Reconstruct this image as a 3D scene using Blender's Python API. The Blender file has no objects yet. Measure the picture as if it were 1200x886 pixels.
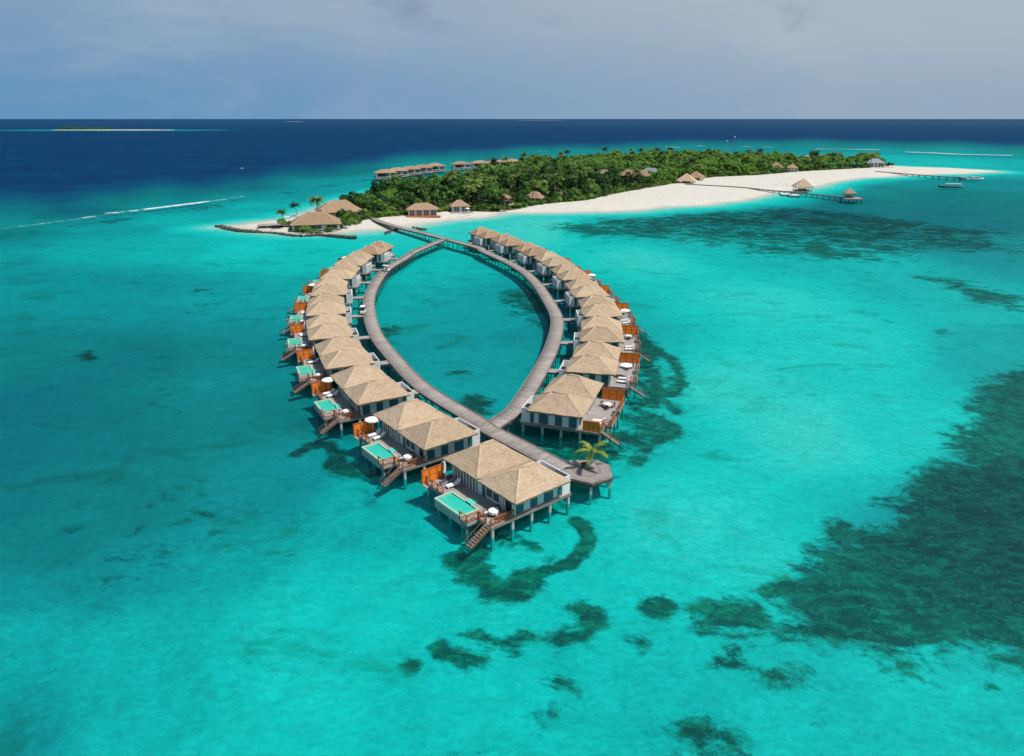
import bpy, bmesh, math, random
import numpy as np
from mathutils import Vector, Matrix, noise as mnoise
random.seed(7); RNG = np.random.default_rng(7)
S = bpy.context.scene
COL = S.collection
R = math.radians

# ------------------------------------------------------------------ camera
F_PX = 828.0; PITCH = math.atan(304/F_PX); CAM_H = 46.0
cam_d = bpy.data.cameras.new('camera'); cam = bpy.data.objects.new('camera', cam_d); COL.objects.link(cam)
cam.location = (0, 0, CAM_H); cam.rotation_euler = (math.pi/2 - PITCH, 0, 0)
cam_d.sensor_width = 36; cam_d.lens = 36*F_PX/1200; cam_d.clip_start = 1; cam_d.clip_end = 200000
S.camera = cam

# ------------------------------------------------------------------ sun, sky, exposure
SUN_EL = R(62); SUN_AZ = R(111)          # azimuth clockwise from +Y
sdir = Vector((math.sin(SUN_AZ)*math.cos(SUN_EL), math.cos(SUN_AZ)*math.cos(SUN_EL), math.sin(SUN_EL)))
sun_d = bpy.data.lights.new('sun', 'SUN'); sun = bpy.data.objects.new('sun', sun_d); COL.objects.link(sun)
sun_d.energy = 4.6; sun_d.angle = R(0.6); sun_d.color = (1.0, 0.94, 0.87)
sun.rotation_euler = (-sdir).to_track_quat('-Z', 'Y').to_euler(); sun.location = (0, 0, 300)

W = bpy.data.worlds.new('World'); S.world = W; W.use_nodes = True
S.view_settings.view_transform = 'Standard'; S.view_settings.look = 'None'
S.view_settings.exposure = 0.0; S.view_settings.gamma = 1.0; S.view_settings.use_curve_mapping = False
S.cycles.max_bounces = 8; S.cycles.transparent_max_bounces = 12; S.cycles.sample_clamp_indirect = 4; S.cycles.sample_clamp_direct = 12
S.cycles.caustics_reflective = False; S.cycles.caustics_refractive = False

def lin(r, g, b):
    f = lambda c: (c/255)/12.92 if c/255 <= .04045 else ((c/255+.055)/1.055)**2.4
    return (f(r), f(g), f(b))

class G:
    """small node-graph helper"""
    def __init__(s, tree): s.t = tree; s.n = tree.nodes; s.l = tree.links
    def node(s, typ, **kw):
        n = s.n.new(typ)
        for k, v in kw.items(): setattr(n, k, v)
        return n
    def put(s, sock, v):
        if hasattr(v, 'is_output'): s.l.new(v, sock)
        elif v is not None:
            if isinstance(v, (tuple, list)) and len(v) == 3 and sock.type == 'RGBA': v = (*v, 1)
            sock.default_value = v
    def m(s, op, a, b=None, c=None, clamp=False):
        n = s.node('ShaderNodeMath', operation=op, use_clamp=clamp)
        for i, v in enumerate((a, b, c)):
            if v is not None: s.put(n.inputs[i], v)
        return n.outputs[0]
    def vm(s, op, a, b=None):
        if op == 'LENGTH':
            n = s.node('ShaderNodeVectorMath', operation=op); s.put(n.inputs[0], a); return n.outputs['Value']
        n = s.node('ShaderNodeVectorMath', operation=op)
        s.put(n.inputs[0], a)
        if b is not None: s.put(n.inputs[1], b)
        return n.outputs[0]
    def mix(s, f, a, b, blend='MIX'):
        n = s.node('ShaderNodeMix', data_type='RGBA', blend_type=blend)
        s.put(n.inputs['Factor'], f); s.put(n.inputs['A'], a); s.put(n.inputs['B'], b)
        for i in n.inputs:
            pass
        s.put(n.inputs[6], a); s.put(n.inputs[7], b); s.put(n.inputs[0], f)
        return n.outputs[2]
    def noise(s, vec, scale, detail=3, rough=.55, dist=0, out=0):
        n = s.node('ShaderNodeTexNoise'); s.put(n.inputs['Vector'], vec)
        n.inputs['Scale'].default_value = scale; n.inputs['Detail'].default_value = detail
        n.inputs['Roughness'].default_value = rough; n.inputs['Distortion'].default_value = dist
        return n.outputs[out]
    def ramp(s, f, stops, interp='LINEAR'):
        n = s.node('ShaderNodeValToRGB'); cr = n.color_ramp; cr.interpolation = interp
        while len(cr.elements) < len(stops): cr.elements.new(.5)
        for e, (p, c) in zip(cr.elements, stops): e.position = p; e.color = (*c, 1)
        s.put(n.inputs[0], f); return n.outputs[0]
    def smooth(s, v, lo, hi, a=0, b=1):
        n = s.node('ShaderNodeMapRange', interpolation_type='SMOOTHSTEP'); s.put(n.inputs[0], v)
        for i, x in zip((1, 2, 3, 4), (lo, hi, a, b)): s.put(n.inputs[i], x)
        return n.outputs[0]
    def attr(s, name, out='Fac'):
        n = s.node('ShaderNodeAttribute', attribute_name=name); return n.outputs[out]

# world: Nishita sky dulled by a high grey-blue haze veil with soft cloud
g = G(W.node_tree); W.node_tree.nodes.clear()
sky = g.node('ShaderNodeTexSky', sky_type='NISHITA', sun_disc=False, sun_elevation=SUN_EL, sun_rotation=SUN_AZ)
sky.air_density = 1.2; sky.dust_density = 1.5; sky.altitude = 30
tc = g.node('ShaderNodeTexCoord').outputs['Generated']
sx = g.node('ShaderNodeSeparateXYZ'); g.put(sx.inputs[0], tc)
X_, Z_ = sx.outputs[0], sx.outputs[2]
el = g.m('MAXIMUM', Z_, 0)
low = g.mix(g.smooth(X_, -.65, .6), tuple(10*v for v in lin(98, 147, 190)), tuple(10*v for v in lin(148, 170, 192)))
hi = g.mix(g.smooth(X_, -.65, .6), tuple(10*v for v in lin(128, 160, 190)), tuple(10*v for v in lin(174, 186, 196)))
veil = g.mix(g.smooth(el, 0.0, .15), low, hi)
cv = g.node('ShaderNodeMapping'); g.put(cv.inputs[0], tc); cv.inputs['Scale'].default_value = (1, 1, 3.2)
cl = g.noise(cv.outputs[0], 2.2, 6, .6, .4)
veil = g.mix(g.smooth(cl, .42, .75, 0, .4), veil, tuple(10*v for v in lin(190, 198, 204)))
cl2 = g.noise(cv.outputs[0], 5.5, 5, .6, .3)
veil = g.mix(g.m('MULTIPLY', g.smooth(cl2, .54, .72, 0, .45), g.smooth(el, .07, .13)), veil, tuple(10*v for v in lin(112, 132, 165)))
skyc = g.mix(g.smooth(el, .2, .9, 0, .75), veil, g.mix(1.0, sky.outputs[0], (.55, .6, .65), 'MULTIPLY'))
bg = g.node('ShaderNodeBackground'); g.put(bg.inputs[0], skyc); bg.inputs[1].default_value = 0.1
wo = g.node('ShaderNodeOutputWorld'); g.l.new(bg.outputs[0], wo.inputs[0])

# ------------------------------------------------------------------ survey: photo point -> point on a level plane
def P(x, y, z=0.0):
    c, s = math.cos(PITCH), math.sin(PITCH)
    u, v = x-600, 443-y
    t = (z-CAM_H)/(v*c - F_PX*s)
    return (u*t, (F_PX*c + v*s)*t)

# ------------------------------------------------------------------ materials
def mat(name, col, col2=None, rough=.8, scale=1.5, bump=0.0, bscale=12, spec=.3, metal=0, stretch=(1, 1, 1), rnd=0.0, fine=0.0):
    m = bpy.data.materials.new(name); m.use_nodes = True; g = G(m.node_tree)
    b = g.n['Principled BSDF']
    b.inputs['Roughness'].default_value = rough; b.inputs['Specular IOR Level'].default_value = spec; b.inputs['Metallic'].default_value = metal
    tc = g.node('ShaderNodeTexCoord').outputs['Object']
    mp = g.node('ShaderNodeMapping'); g.put(mp.inputs[0], tc); mp.inputs['Scale'].default_value = stretch
    v = mp.outputs[0]
    if col2 is None: col2 = tuple(c*.8 for c in col)
    c = g.mix(g.smooth(g.noise(v, scale, 5, .6), .3, .7), col, col2)
    if fine: c = g.mix(g.smooth(g.noise(v, scale*8, 3, .7), .3, .75, 0, fine), c, tuple(k*.45 for k in col2))
    if rnd:
        oi = g.node('ShaderNodeObjectInfo').outputs['Random']
        hs = g.node('ShaderNodeHueSaturation'); g.put(hs.inputs['Color'], c)
        g.put(hs.inputs['Value'], g.m('ADD', 1-rnd, g.m('MULTIPLY', oi, 2*rnd)))
        c = hs.outputs[0]
    g.put(b.inputs['Base Color'], c)
    if bump:
        bn = g.node('ShaderNodeBump'); bn.inputs['Strength'].default_value = bump; bn.inputs['Distance'].default_value = .05
        g.put(bn.inputs['Height'], g.noise(v, bscale, 3, .6)); g.l.new(bn.outputs[0], b.inputs['Normal'])
    return m

def plank_mat(name, colA, colB, axis=1, width=.16, uv=False, rough=.8, across=0.0, gap=.10):
    """boards: tone varies board by board, thin dark gap between boards, weathering over all"""
    m = bpy.data.materials.new(name); m.use_nodes = True; g = G(m.node_tree); b = g.n['Principled BSDF']
    b.inputs['Roughness'].default_value = rough; b.inputs['Specular IOR Level'].default_value = .25
    t = g.node('ShaderNodeTexCoord'); v = t.outputs['UV'] if uv else t.outputs['Object']
    s = g.node('ShaderNodeSeparateXYZ'); g.put(s.inputs[0], v)
    a = s.outputs[axis]; o = s.outputs[1-axis if axis < 2 else 0]
    q = g.m('DIVIDE', a, width); fl = g.m('FLOOR', q); fr = g.m('FRACT', q)
    seg = g.m('FLOOR', g.m('ADD', g.m('DIVIDE', o, 2.4), g.m('MULTIPLY', fl, .37)))
    cb = g.node('ShaderNodeCombineXYZ'); g.put(cb.inputs[0], fl); g.put(cb.inputs[1], seg)
    wn = g.node('ShaderNodeTexWhiteNoise', noise_dimensions='2D'); g.put(wn.inputs['Vector'], cb.outputs[0])
    big = g.m('FLOOR', g.m('DIVIDE', a, width*9)); cb2 = g.node('ShaderNodeCombineXYZ'); g.put(cb2.inputs[0], big)
    wn2 = g.node('ShaderNodeTexWhiteNoise', noise_dimensions='2D'); g.put(wn2.inputs['Vector'], cb2.outputs[0])
    f = g.m('ADD', g.m('MULTIPLY', wn.outputs[0], .45), g.m('MULTIPLY', wn2.outputs[0], .3))
    f = g.m('ADD', f, g.m('MULTIPLY', g.noise(v, .6, 4, .65), .5), clamp=True)
    c = g.mix(f, colA, colB)
    c = g.mix(g.m('MULTIPLY', g.m('LESS_THAN', fr, gap), .7), c, tuple(k*.25 for k in colA))
    if across:
        fr2 = g.m('FRACT', g.m('DIVIDE', o, across))
        c = g.mix(g.m('MULTIPLY', g.m('LESS_THAN', fr2, .035), .5), c, tuple(k*.3 for k in colA))
    g.put(b.inputs['Base Color'], c)
    bn = g.node('ShaderNodeBump'); bn.inputs['Strength'].default_value = .4; bn.inputs['Distance'].default_value = .02
    g.put(bn.inputs['Height'], fr); g.l.new(bn.outputs[0], b.inputs['Normal'])
    return m

def thatch_mat(name, a, b_, dark):
    m = bpy.data.materials.new(name); m.use_nodes = True; g = G(m.node_tree); b = g.n['Principled BSDF']
    b.inputs['Roughness'].default_value = .95; b.inputs['Specular IOR Level'].default_value = .1
    v = g.node('ShaderNodeTexCoord').outputs['Object']
    mp = g.node('ShaderNodeMapping'); g.put(mp.inputs[0], v); mp.inputs['Scale'].default_value = (1, 1, 3)
    v = mp.outputs[0]
    oi = g.node('ShaderNodeObjectInfo').outputs['Random']
    vv = g.vm('ADD', v, g.m('MULTIPLY', oi, 60))
    c = g.mix(g.smooth(g.noise(vv, .5, 5, .6), .35, .68), a, b_)
    c = g.mix(g.smooth(g.noise(vv, 2.6, 5, .85), .44, .70, 0, 1), c, dark)
    zz = g.node('ShaderNodeSeparateXYZ'); g.put(zz.inputs[0], v); co = g.m('FRACT', g.m('ADD', g.m('MULTIPLY', zz.outputs[2], 1.35), g.m('MULTIPLY', g.noise(vv, .8, 3, .6), .6)))
    c = g.mix(g.m('MULTIPLY', g.m('LESS_THAN', co, .2), .16), c, dark)
    c = g.mix(g.smooth(g.noise(vv, 8, 3, .8), .5, .7, 0, .6), c, tuple(min(1, k*1.3) for k in a))
    hs = g.node('ShaderNodeHueSaturation'); g.put(hs.inputs['Color'], c); g.put(hs.inputs['Value'], g.m('ADD', .88, g.m('MULTIPLY', oi, .22))); g.put(hs.inputs['Saturation'], g.m('ADD', .82, g.m('MULTIPLY', g.noise(vv, .35, 3, .6), .36)))
    g.put(b.inputs['Base Color'], hs.outputs[0])
    bn = g.node('ShaderNodeBump'); bn.inputs['Strength'].default_value = .7; bn.inputs['Distance'].default_value = .12
    g.put(bn.inputs['Height'], g.noise(vv, 7, 4, .75)); g.l.new(bn.outputs[0], b.inputs['Normal'])
    return m

M = {}
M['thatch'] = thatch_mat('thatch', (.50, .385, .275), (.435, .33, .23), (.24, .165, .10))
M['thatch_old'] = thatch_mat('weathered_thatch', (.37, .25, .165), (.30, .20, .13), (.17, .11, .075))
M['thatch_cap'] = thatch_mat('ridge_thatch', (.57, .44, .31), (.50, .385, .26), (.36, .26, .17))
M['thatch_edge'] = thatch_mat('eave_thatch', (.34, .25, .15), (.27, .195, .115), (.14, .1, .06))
M['walk'] = plank_mat('boardwalk_planks', (.18, .155, .14), (.39, .35, .325), axis=0, width=.28, uv=True, across=1.55, gap=.16)
M['stair'] = mat('stair_timber', (.22, .12, .065), (.14, .075, .045), rough=.8, scale=2)
M['deck'] = plank_mat('deck_planks', (.25, .22, .205), (.37, .335, .32), axis=1, width=.18)
M['octo'] = plank_mat('platform_planks', (.12, .105, .10), (.33, .30, .285), axis=1, width=.33, uv=True)
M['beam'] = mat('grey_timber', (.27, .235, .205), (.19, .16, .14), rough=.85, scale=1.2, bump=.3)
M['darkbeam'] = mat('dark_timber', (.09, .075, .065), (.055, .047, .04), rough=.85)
M['post'] = mat('concrete_pile', (.50, .50, .48), (.30, .31, .29), rough=.85, scale=1.3, bump=.3)
M['white'] = mat('white_render', (.72, .73, .73), (.63, .65, .66), rough=.7, scale=.8)
M['louvre'] = plank_mat('white_louvre', (.58, .60, .62), (.72, .73, .73), axis=2, width=.12, gap=.2)
M['teal'] = mat('teal_shutter', (.035, .125, .17), (.026, .10, .14), rough=.45, scale=1.1, spec=.5)
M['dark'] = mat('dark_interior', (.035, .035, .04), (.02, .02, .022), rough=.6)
M['glass'] = mat('window_glass', (.06, .12, .13), (.04, .08, .09), rough=.08, spec=.8)
M['frame'] = mat('white_frame', (.75, .76, .76), (.66, .68, .68), rough=.5)
M['orange'] = plank_mat('orange_timber', (.90, .20, .022), (.98, .29, .035), axis=2, width=.15, rough=.6, gap=.12, across=1.1)
M['rail'] = mat('red_brown_rail', (.46, .14, .035), (.32, .095, .028), rough=.65, scale=2)
M['brown'] = plank_mat('brown_timber', (.46, .20, .06), (.60, .30, .10), axis=0, width=.22, rough=.7)
M['pool'] = mat('pool_water', (.03, .52, .40), (.025, .46, .37), rough=.12, scale=.5, bump=.15, bscale=5, spec=.6)
M['poolstep'] = mat('pool_step', (.16, .66, .52), (.10, .56, .44), rough=.3, scale=2)
M['coping'] = mat('pool_coping', (.44, .56, .42), (.36, .48, .37), rough=.6, scale=2)
M['poolwall'] = mat('pool_wall', (.40, .42, .40), (.28, .32, .30), rough=.8, scale=1.2, bump=.2)
M['cushion'] = mat('white_cushion', (.82, .82, .82), (.72, .72, .74), rough=.9)
M['navy'] = mat('navy_cushion', (.07, .075, .13), (.05, .055, .10), rough=.9)
M['canvas'] = mat('white_canvas', (.84, .84, .82), (.76, .76, .76), rough=.85)
M['metal'] = mat('grey_metal', (.35, .35, .36), rough=.4, metal=.6)
M['rattan'] = mat('dark_rattan', (.08, .075, .075), rough=.8)
M['rubber'] = mat('rubber', (.02, .02, .02), rough=.9)
M['cartw'] = mat('white_bodywork', (.78, .78, .78), (.74, .74, .74), rough=.3, spec=.5)
M['rock'] = mat('dark_wet_rock', (.045, .042, .038), (.10, .085, .065), rough=.8, scale=1.2, bump=.6)
M['trunk'] = mat('bark', (.16, .125, .09), (.10, .08, .06), rough=.95, scale=3, bump=.4)
M['ptrunk'] = mat('palm_bark', (.24, .20, .16), (.15, .12, .095), rough=.95, scale=5, stretch=(1, 1, 4), bump=.4)
M['pot'] = mat('stone_pot', (.42, .41, .39), (.30, .29, .28), rough=.8, scale=4)
M['skin'] = mat('skin', (.40, .24, .16), rough=.6)
M['shirt'] = mat('white_cloth', (.75, .75, .75), rough=.9)
M['trouser'] = mat('dark_cloth', (.06, .06, .08), rough=.9)
M['greyroof'] = mat('blue_grey_roofing', (.24, .27, .32), (.20, .23, .28), rough=.5, scale=2)
M['cream'] = mat('cream_render', (.56, .52, .46), (.48, .44, .38), rough=.8)
M['hull'] = mat('boat_hull', (.10, .13, .16), (.07, .09, .11), rough=.35, spec=.5)
M['boatwhite'] = mat('boat_white', (.72, .74, .75), (.64, .67, .68), rough=.35, spec=.5)
M['canopy'] = mat('pale_blue_canopy', (.50, .66, .68), (.42, .58, .62), rough=.6)

def leaf_mat(name, stops, rnd=.36):
    m = bpy.data.materials.new(name); m.use_nodes = True; g = G(m.node_tree)
    g.n.remove(g.n['Principled BSDF'])
    t = g.node('ShaderNodeTexCoord').outputs['Object']
    oi = g.node('ShaderNodeObjectInfo').outputs['Random']
    v = g.vm('ADD', t, g.m('MULTIPLY', oi, 90))
    f = g.m('ADD', g.m('MULTIPLY', g.noise(v, .35, 3, .6), .9), g.m('MULTIPLY', g.noise(v, 2.6, 2, .6), .5))
    f = g.m('ADD', g.m('ADD', f, -.25), g.m('MULTIPLY', g.m('SUBTRACT', oi, .5), .85), clamp=True)
    c = g.ramp(f, stops)
    hs = g.node('ShaderNodeHueSaturation'); g.put(hs.inputs['Color'], c)
    g.put(hs.inputs['Value'], g.m('ADD', 1-rnd, g.m('MULTIPLY', oi, 2*rnd)))
    d = g.node('ShaderNodeBsdfDiffuse'); g.put(d.inputs[0], hs.outputs[0])
    tr = g.node('ShaderNodeBsdfTranslucent'); g.put(tr.inputs[0], hs.outputs[0])
    gl = g.node('ShaderNodeBsdfGlossy'); gl.inputs['Roughness'].default_value = .45; g.put(gl.inputs[0], (.5, .5, .45))
    mx = g.node('ShaderNodeMixShader'); mx.inputs[0].default_value = .3; g.l.new(d.outputs[0], mx.inputs[1]); g.l.new(tr.outputs[0], mx.inputs[2])
    mx2 = g.node('ShaderNodeMixShader'); mx2.inputs[0].default_value = .04; g.l.new(mx.outputs[0], mx2.inputs[1]); g.l.new(gl.outputs[0], mx2.inputs[2])
    g.l.new(mx2.outputs[0], g.n['Material Output'].inputs[0]); return m
M['leaf'] = leaf_mat('broad_leaves', [(0, (.012, .050, .014)), (.35, (.030, .108, .020)), (.7, (.065, .175, .026)), (1, (.15, .26, .04))])
M['bush'] = leaf_mat('bush_leaves', [(0, (.045, .13, .02)), (.5, (.10, .22, .03)), (1, (.20, .32, .05))])
M['frond'] = leaf_mat('palm_fronds', [(0, (.025, .075, .02)), (.5, (.06, .135, .03)), (1, (.20, .25, .055))])
M['frond_near'] = leaf_mat('young_palm_fronds', [(0, (.07, .15, .025)), (.5, (.17, .25, .04)), (1, (.36, .38, .08))], .05)

# ------------------------------------------------------------------ object helpers
def tag(o, label=None, cat=None, group=None, kind=None):
    if label: o['label'] = label
    if cat: o['category'] = cat
    if group: o['group'] = group
    if kind: o['kind'] = kind
    return o
def thing(name, label, cat, loc=(0, 0, 0), rz=0, group=None):
    o = bpy.data.objects.new(name, None); COL.objects.link(o); o.empty_display_size = .5
    o.location = loc; o.rotation_euler = (0, 0, rz)
    return tag(o, label, cat, group)
def copy_tree(root, parent=None, skip=()):
    """copy a thing with its parts and their sub-parts (data shared)"""
    c = root.copy(); COL.objects.link(c); c.parent = parent
    for ch in KIDS.get(root.name, []):
        if ch.name.split('.')[0] in skip: continue
        k = copy_tree(ch, c, skip); KIDS.setdefault(c.name, []).append(k)
    return c
KIDS = {}

class MB:
    """collects boxes, bars, tubes and polygons, then becomes ONE mesh object"""
    def __init__(s): s.v = []; s.f = []; s.uv = None
    def add(s, vs, fs):
        n = len(s.v); s.v += [tuple(v) for v in vs]; s.f += [tuple(i+n for i in f) for f in fs]
    def box(s, x0, x1, y0, y1, z0, z1):
        if x0 > x1: x0, x1 = x1, x0
        if y0 > y1: y0, y1 = y1, y0
        s.add([(x0, y0, z0), (x1, y0, z0), (x1, y1, z0), (x0, y1, z0), (x0, y0, z1), (x1, y0, z1), (x1, y1, z1), (x0, y1, z1)],
              [(0, 3, 2, 1), (4, 5, 6, 7), (0, 1, 5, 4), (1, 2, 6, 5), (2, 3, 7, 6), (3, 0, 4, 7)])
    def bar(s, p, q, w, h=None):
        h = h or w; p, q = Vector(p), Vector(q); d = (q-p).normalized()
        up = Vector((0, 0, 1)) if abs(d.z) < .95 else Vector((1, 0, 0))
        a = d.cross(up).normalized()*w/2; b = a.cross(d).normalized()*h/2
        vs = [p-a-b, p+a-b, p+a+b, p-a+b, q-a-b, q+a-b, q+a+b, q-a+b]
        s.add(vs, [(0, 3, 2, 1), (4, 5, 6, 7), (0, 1, 5, 4), (1, 2, 6, 5), (2, 3, 7, 6), (3, 0, 4, 7)])
    def tube(s, pts, rads, n=8, cap=True):
        rings = []
        for i, p in enumerate(pts):
            p = Vector(p); a = Vector(pts[max(i-1, 0)]); b = Vector(pts[min(i+1, len(pts)-1)])
            d = (b-a).normalized(); up = Vector((0, 0, 1)) if abs(d.z) < .9 else Vector((1, 0, 0))
            u = d.cross(up).normalized(); w = u.cross(d).normalized()
            rings.append([p + (u*math.cos(k*2*math.pi/n) + w*math.sin(k*2*math.pi/n))*rads[i] for k in range(n)])
        vs = [v for r in rings for v in r]; fs = []
        for i in range(len(pts)-1):
            for k in range(n):
                a, b = i*n+k, i*n+(k+1) % n; fs.append((a, b, b+n, a+n))
        if cap: fs += [tuple(range(n-1, -1, -1)), tuple((len(pts)-1)*n+k for k in range(n))]
        s.add(vs, fs)
    def lathe(s, c, prof, n=16):
        vs = []; fs = []
        for r, z in prof:
            for k in range(n): vs.append((c[0]+r*math.cos(k*2*math.pi/n), c[1]+r*math.sin(k*2*math.pi/n), c[2]+z))
        for i in range(len(prof)-1):
            for k in range(n):
                a, b = i*n+k, i*n+(k+1) % n; fs.append((a, b, b+n, a+n))
        s.add(vs, fs)
    def prism(s, poly, z0, z1):
        n = len(poly); s.add([(x, y, z0) for x, y in poly]+[(x, y, z1) for x, y in poly],
              [tuple(range(n-1, -1, -1)), tuple(range(n, 2*n))]+[(i, (i+1) % n, (i+1) % n+n, i+n) for i in range(n)])
    def build(s, name, m, parent=None, label=None, smooth=False, bevel=0):
        me = bpy.data.meshes.new(name); me.from_pydata(s.v, [], s.f); me.materials.append(m)
        bm = bmesh.new(); bm.from_mesh(me); bmesh.ops.recalc_face_normals(bm, faces=bm.faces)
        if bevel: bmesh.ops.bevel(bm, geom=bm.edges[:], offset=bevel, segments=1, affect='EDGES')
        bm.to_mesh(me); bm.free()
        if smooth: me.polygons.foreach_set('use_smooth', [True]*len(me.polygons))
        o = bpy.data.objects.new(name, me); COL.objects.link(o)
        if parent: o.parent = parent; KIDS.setdefault(parent.name, []).append(o)
        if label: o['label'] = label
        return o

def raw_mesh(name, V, Fq, m, parent=None, smooth=False, uvs=None):
    """mesh from numpy arrays: V (n,3), Fq (k,4)"""
    me = bpy.data.meshes.new(name); V = np.asarray(V, dtype=np.float32); Fq = np.asarray(Fq, dtype=np.int32)
    me.vertices.add(len(V)); me.vertices.foreach_set('co', V.ravel())
    k = Fq.shape[1]; me.loops.add(Fq.size); me.loops.foreach_set('vertex_index', Fq.ravel())
    me.polygons.add(len(Fq)); me.polygons.foreach_set('loop_start', np.arange(0, Fq.size, k, dtype=np.int32))
    if smooth: me.polygons.foreach_set('use_smooth', np.ones(len(Fq), dtype=bool))
    me.update(calc_edges=True)
    if uvs is not None:
        l = me.uv_layers.new(name='UVMap'); l.data.foreach_set('uv', np.asarray(uvs, dtype=np.float32)[Fq.ravel()].ravel())
    me.materials.append(m)
    o = bpy.data.objects.new(name, me); COL.objects.link(o)
    if parent: o.parent = parent; KIDS.setdefault(parent.name, []).append(o)
    return o
# ------------------------------------------------------------------ sea floor + island as one sheet, and the water over it
BEACH_PX = [(262,266),(290,268.5),(320,271),(350,274.5),(373,274.5),(397,273),(421,271),(440,269.5),(453,269),(466,267),(480,264.8),(500,262),(520,258),(545,256),(572,255),(584,251.5),(600,250),(620,249.5),(660,249),(711,248.3),(745,246.5),(776,243.5),(800,242),(826,240),(850,237),(868,235.5),(885,232),(900,228.5),(912,225.5),(935,223),(952,220),(965,216),(980,212.5),(1013,208.5),(1035,207.5),(1060,206),(1100,204.3),(1135,203.3),(1172,201.6),(1160,199.4),(1130,198),(1106,196.7),(1070,195.6)]
BEACH = [P(*p) for p in BEACH_PX] + [(384, 779), (325, 782), (292, 808), (230, 858), (150, 858), (76, 798), (24, 726), (-8, 694), (-38, 592), (-60, 522), (-83, 498), (-94, 464), (-98, 430), (-103, 385), (-110, 352), (-122, 336)]
VEG = [(-108,322),(-90,314),(-81,314),(-76,328),(-65,345),(-51,358),(-30,373),(-4,376),(20,407),(44,424),(65,463),(90,498),(120,540),(132,567),(167,601),(205,619),(267,669),(327,703),(381,741),(378,775),(322,775),(290,800),(230,850),(150,850),(80,790),(30,720),(0,690),(-30,590),(-52,520),(-76,495),(-88,462),(-92,430),(-96,380),(-100,345)]
def sdf(px, py, poly):
    """signed distance, positive inside"""
    d = np.full(px.shape, 1e18); inside = np.zeros(px.shape, bool); n = len(poly)
    for i in range(n):
        (ax, ay), (bx, by) = poly[i], poly[(i+1) % n]
        ex, ey = bx-ax, by-ay; wx, wy = px-ax, py-ay
        t = np.clip((wx*ex+wy*ey)/(ex*ex+ey*ey+1e-12), 0, 1)
        d = np.minimum(d, (wx-ex*t)**2+(wy-ey*t)**2)
        c1 = (ay > py) != (by > py)
        with np.errstate(divide='ignore', invalid='ignore'):
            inside ^= c1 & (px < (bx-ax)*(py-ay)/(by-ay+1e-30)+ax)
    return np.where(inside, 1, -1)*np.sqrt(d)
def pline(px, py, pts):
    d = np.full(px.shape, 1e18)
    for i in range(len(pts)-1):
        (ax, ay), (bx, by) = pts[i], pts[i+1]; ex, ey = bx-ax, by-ay; wx, wy = px-ax, py-ay
        t = np.clip((wx*ex+wy*ey)/(ex*ex+ey*ey+1e-12), 0, 1); d = np.minimum(d, (wx-ex*t)**2+(wy-ey*t)**2)
    return np.sqrt(d)

# how deep the water is (0 wading, 1 open ocean), surveyed at marks all over the lagoon
DEPTH = [(0,150,1),(300,145,1),(600,145,1),(900,145,1),(1200,150,1),(0,200,1),(200,190,1),(400,170,1),(600,163,1),(900,152,1),(1200,160,1),
(0,240,.95),(0,256,.80),(0,272,.56),(100,234,.93),(100,249,.68),(100,264,.4),(200,226,.92),(200,236,.5),(200,255,.34),(300,209,.92),(300,218,.58),(300,240,.34),(400,190,.92),(400,202,.6),(400,214,.42),(500,178,.9),(450,206,.42),(350,250,.24),
(560,176,.9),(560,184,.55),(680,171,.9),(680,179,.48),(800,166,.92),(800,174,.5),(950,165,.92),(950,173,.5),(1060,168,.88),(1060,177,.42),(1195,173,.9),(1195,182,.45),(1110,190,.25),(1195,192,.33),(1060,186,.3),
(0,300,.42),(100,290,.36),(200,290,.32),(290,290,.22),(0,350,.48),(150,340,.47),(280,340,.40),(0,420,.58),(150,420,.62),(280,420,.53),(0,500,.64),(150,500,.62),(300,480,.57),(0,580,.62),(150,580,.58),(320,560,.5),(420,600,.36),(60,630,.56),(0,690,.44),(150,670,.42),(280,650,.38),(450,700,.22),(0,750,.34),(150,750,.30),(330,720,.22),(350,800,.22),(0,880,.44),(150,880,.30),(300,870,.24),(500,860,.26),(650,800,.27),(600,700,.22),(800,860,.32),(950,840,.28),(1190,850,.28),(1100,780,.25),
(760,300,.16),(900,350,.17),(850,450,.16),(800,600,.18),(950,500,.15),(1000,400,.19),(1190,420,.36),(1050,500,.2),(900,650,.19),(1190,600,.5),(1100,650,.42),(1000,680,.35),
(640,262,.13),(700,266,.3),(760,262,.42),(850,255,.55),(950,250,.66),(1000,262,.6),(1100,250,.68),(1190,245,.62),(1000,300,.30),(1190,300,.46),(1100,340,.32),(900,290,.32),(820,285,.28),
(1100,228,.62),(1190,215,.5),(1020,225,.55),(1000,238,.68),(1190,203,.36),(1060,215,.5),
(540,300,.27),(480,320,.3),(540,360,.41),(500,400,.44),(580,430,.43),(470,340,.37),(600,350,.42),(570,460,.42),(620,400,.45),(440,280,.2),(500,268,.16),(330,300,.26),(620,272,.14),(720,430,.34),(740,500,.3)]
DEPTH = [p for p in DEPTH if not (p[1] < 274 and p[2] >= .69 and p[0] < 1300 and not (p[1] > 190 and p[0] > 600)) and not (p[2] >= .9)]
DEPTH += [(0,262,.5),(100,256,.44),(200,243,.42),(300,230,.42),(400,214,.42),(500,190,.45),(700,180,.45)]
EDGE = [P(*p) for p in ((-60,256),(0,249),(100,242),(200,231),(300,218),(400,202),(480,189),(560,181),(700,174.5),(850,169),(1000,169.5),(1100,172),(1200,176),(1290,181))]
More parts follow.
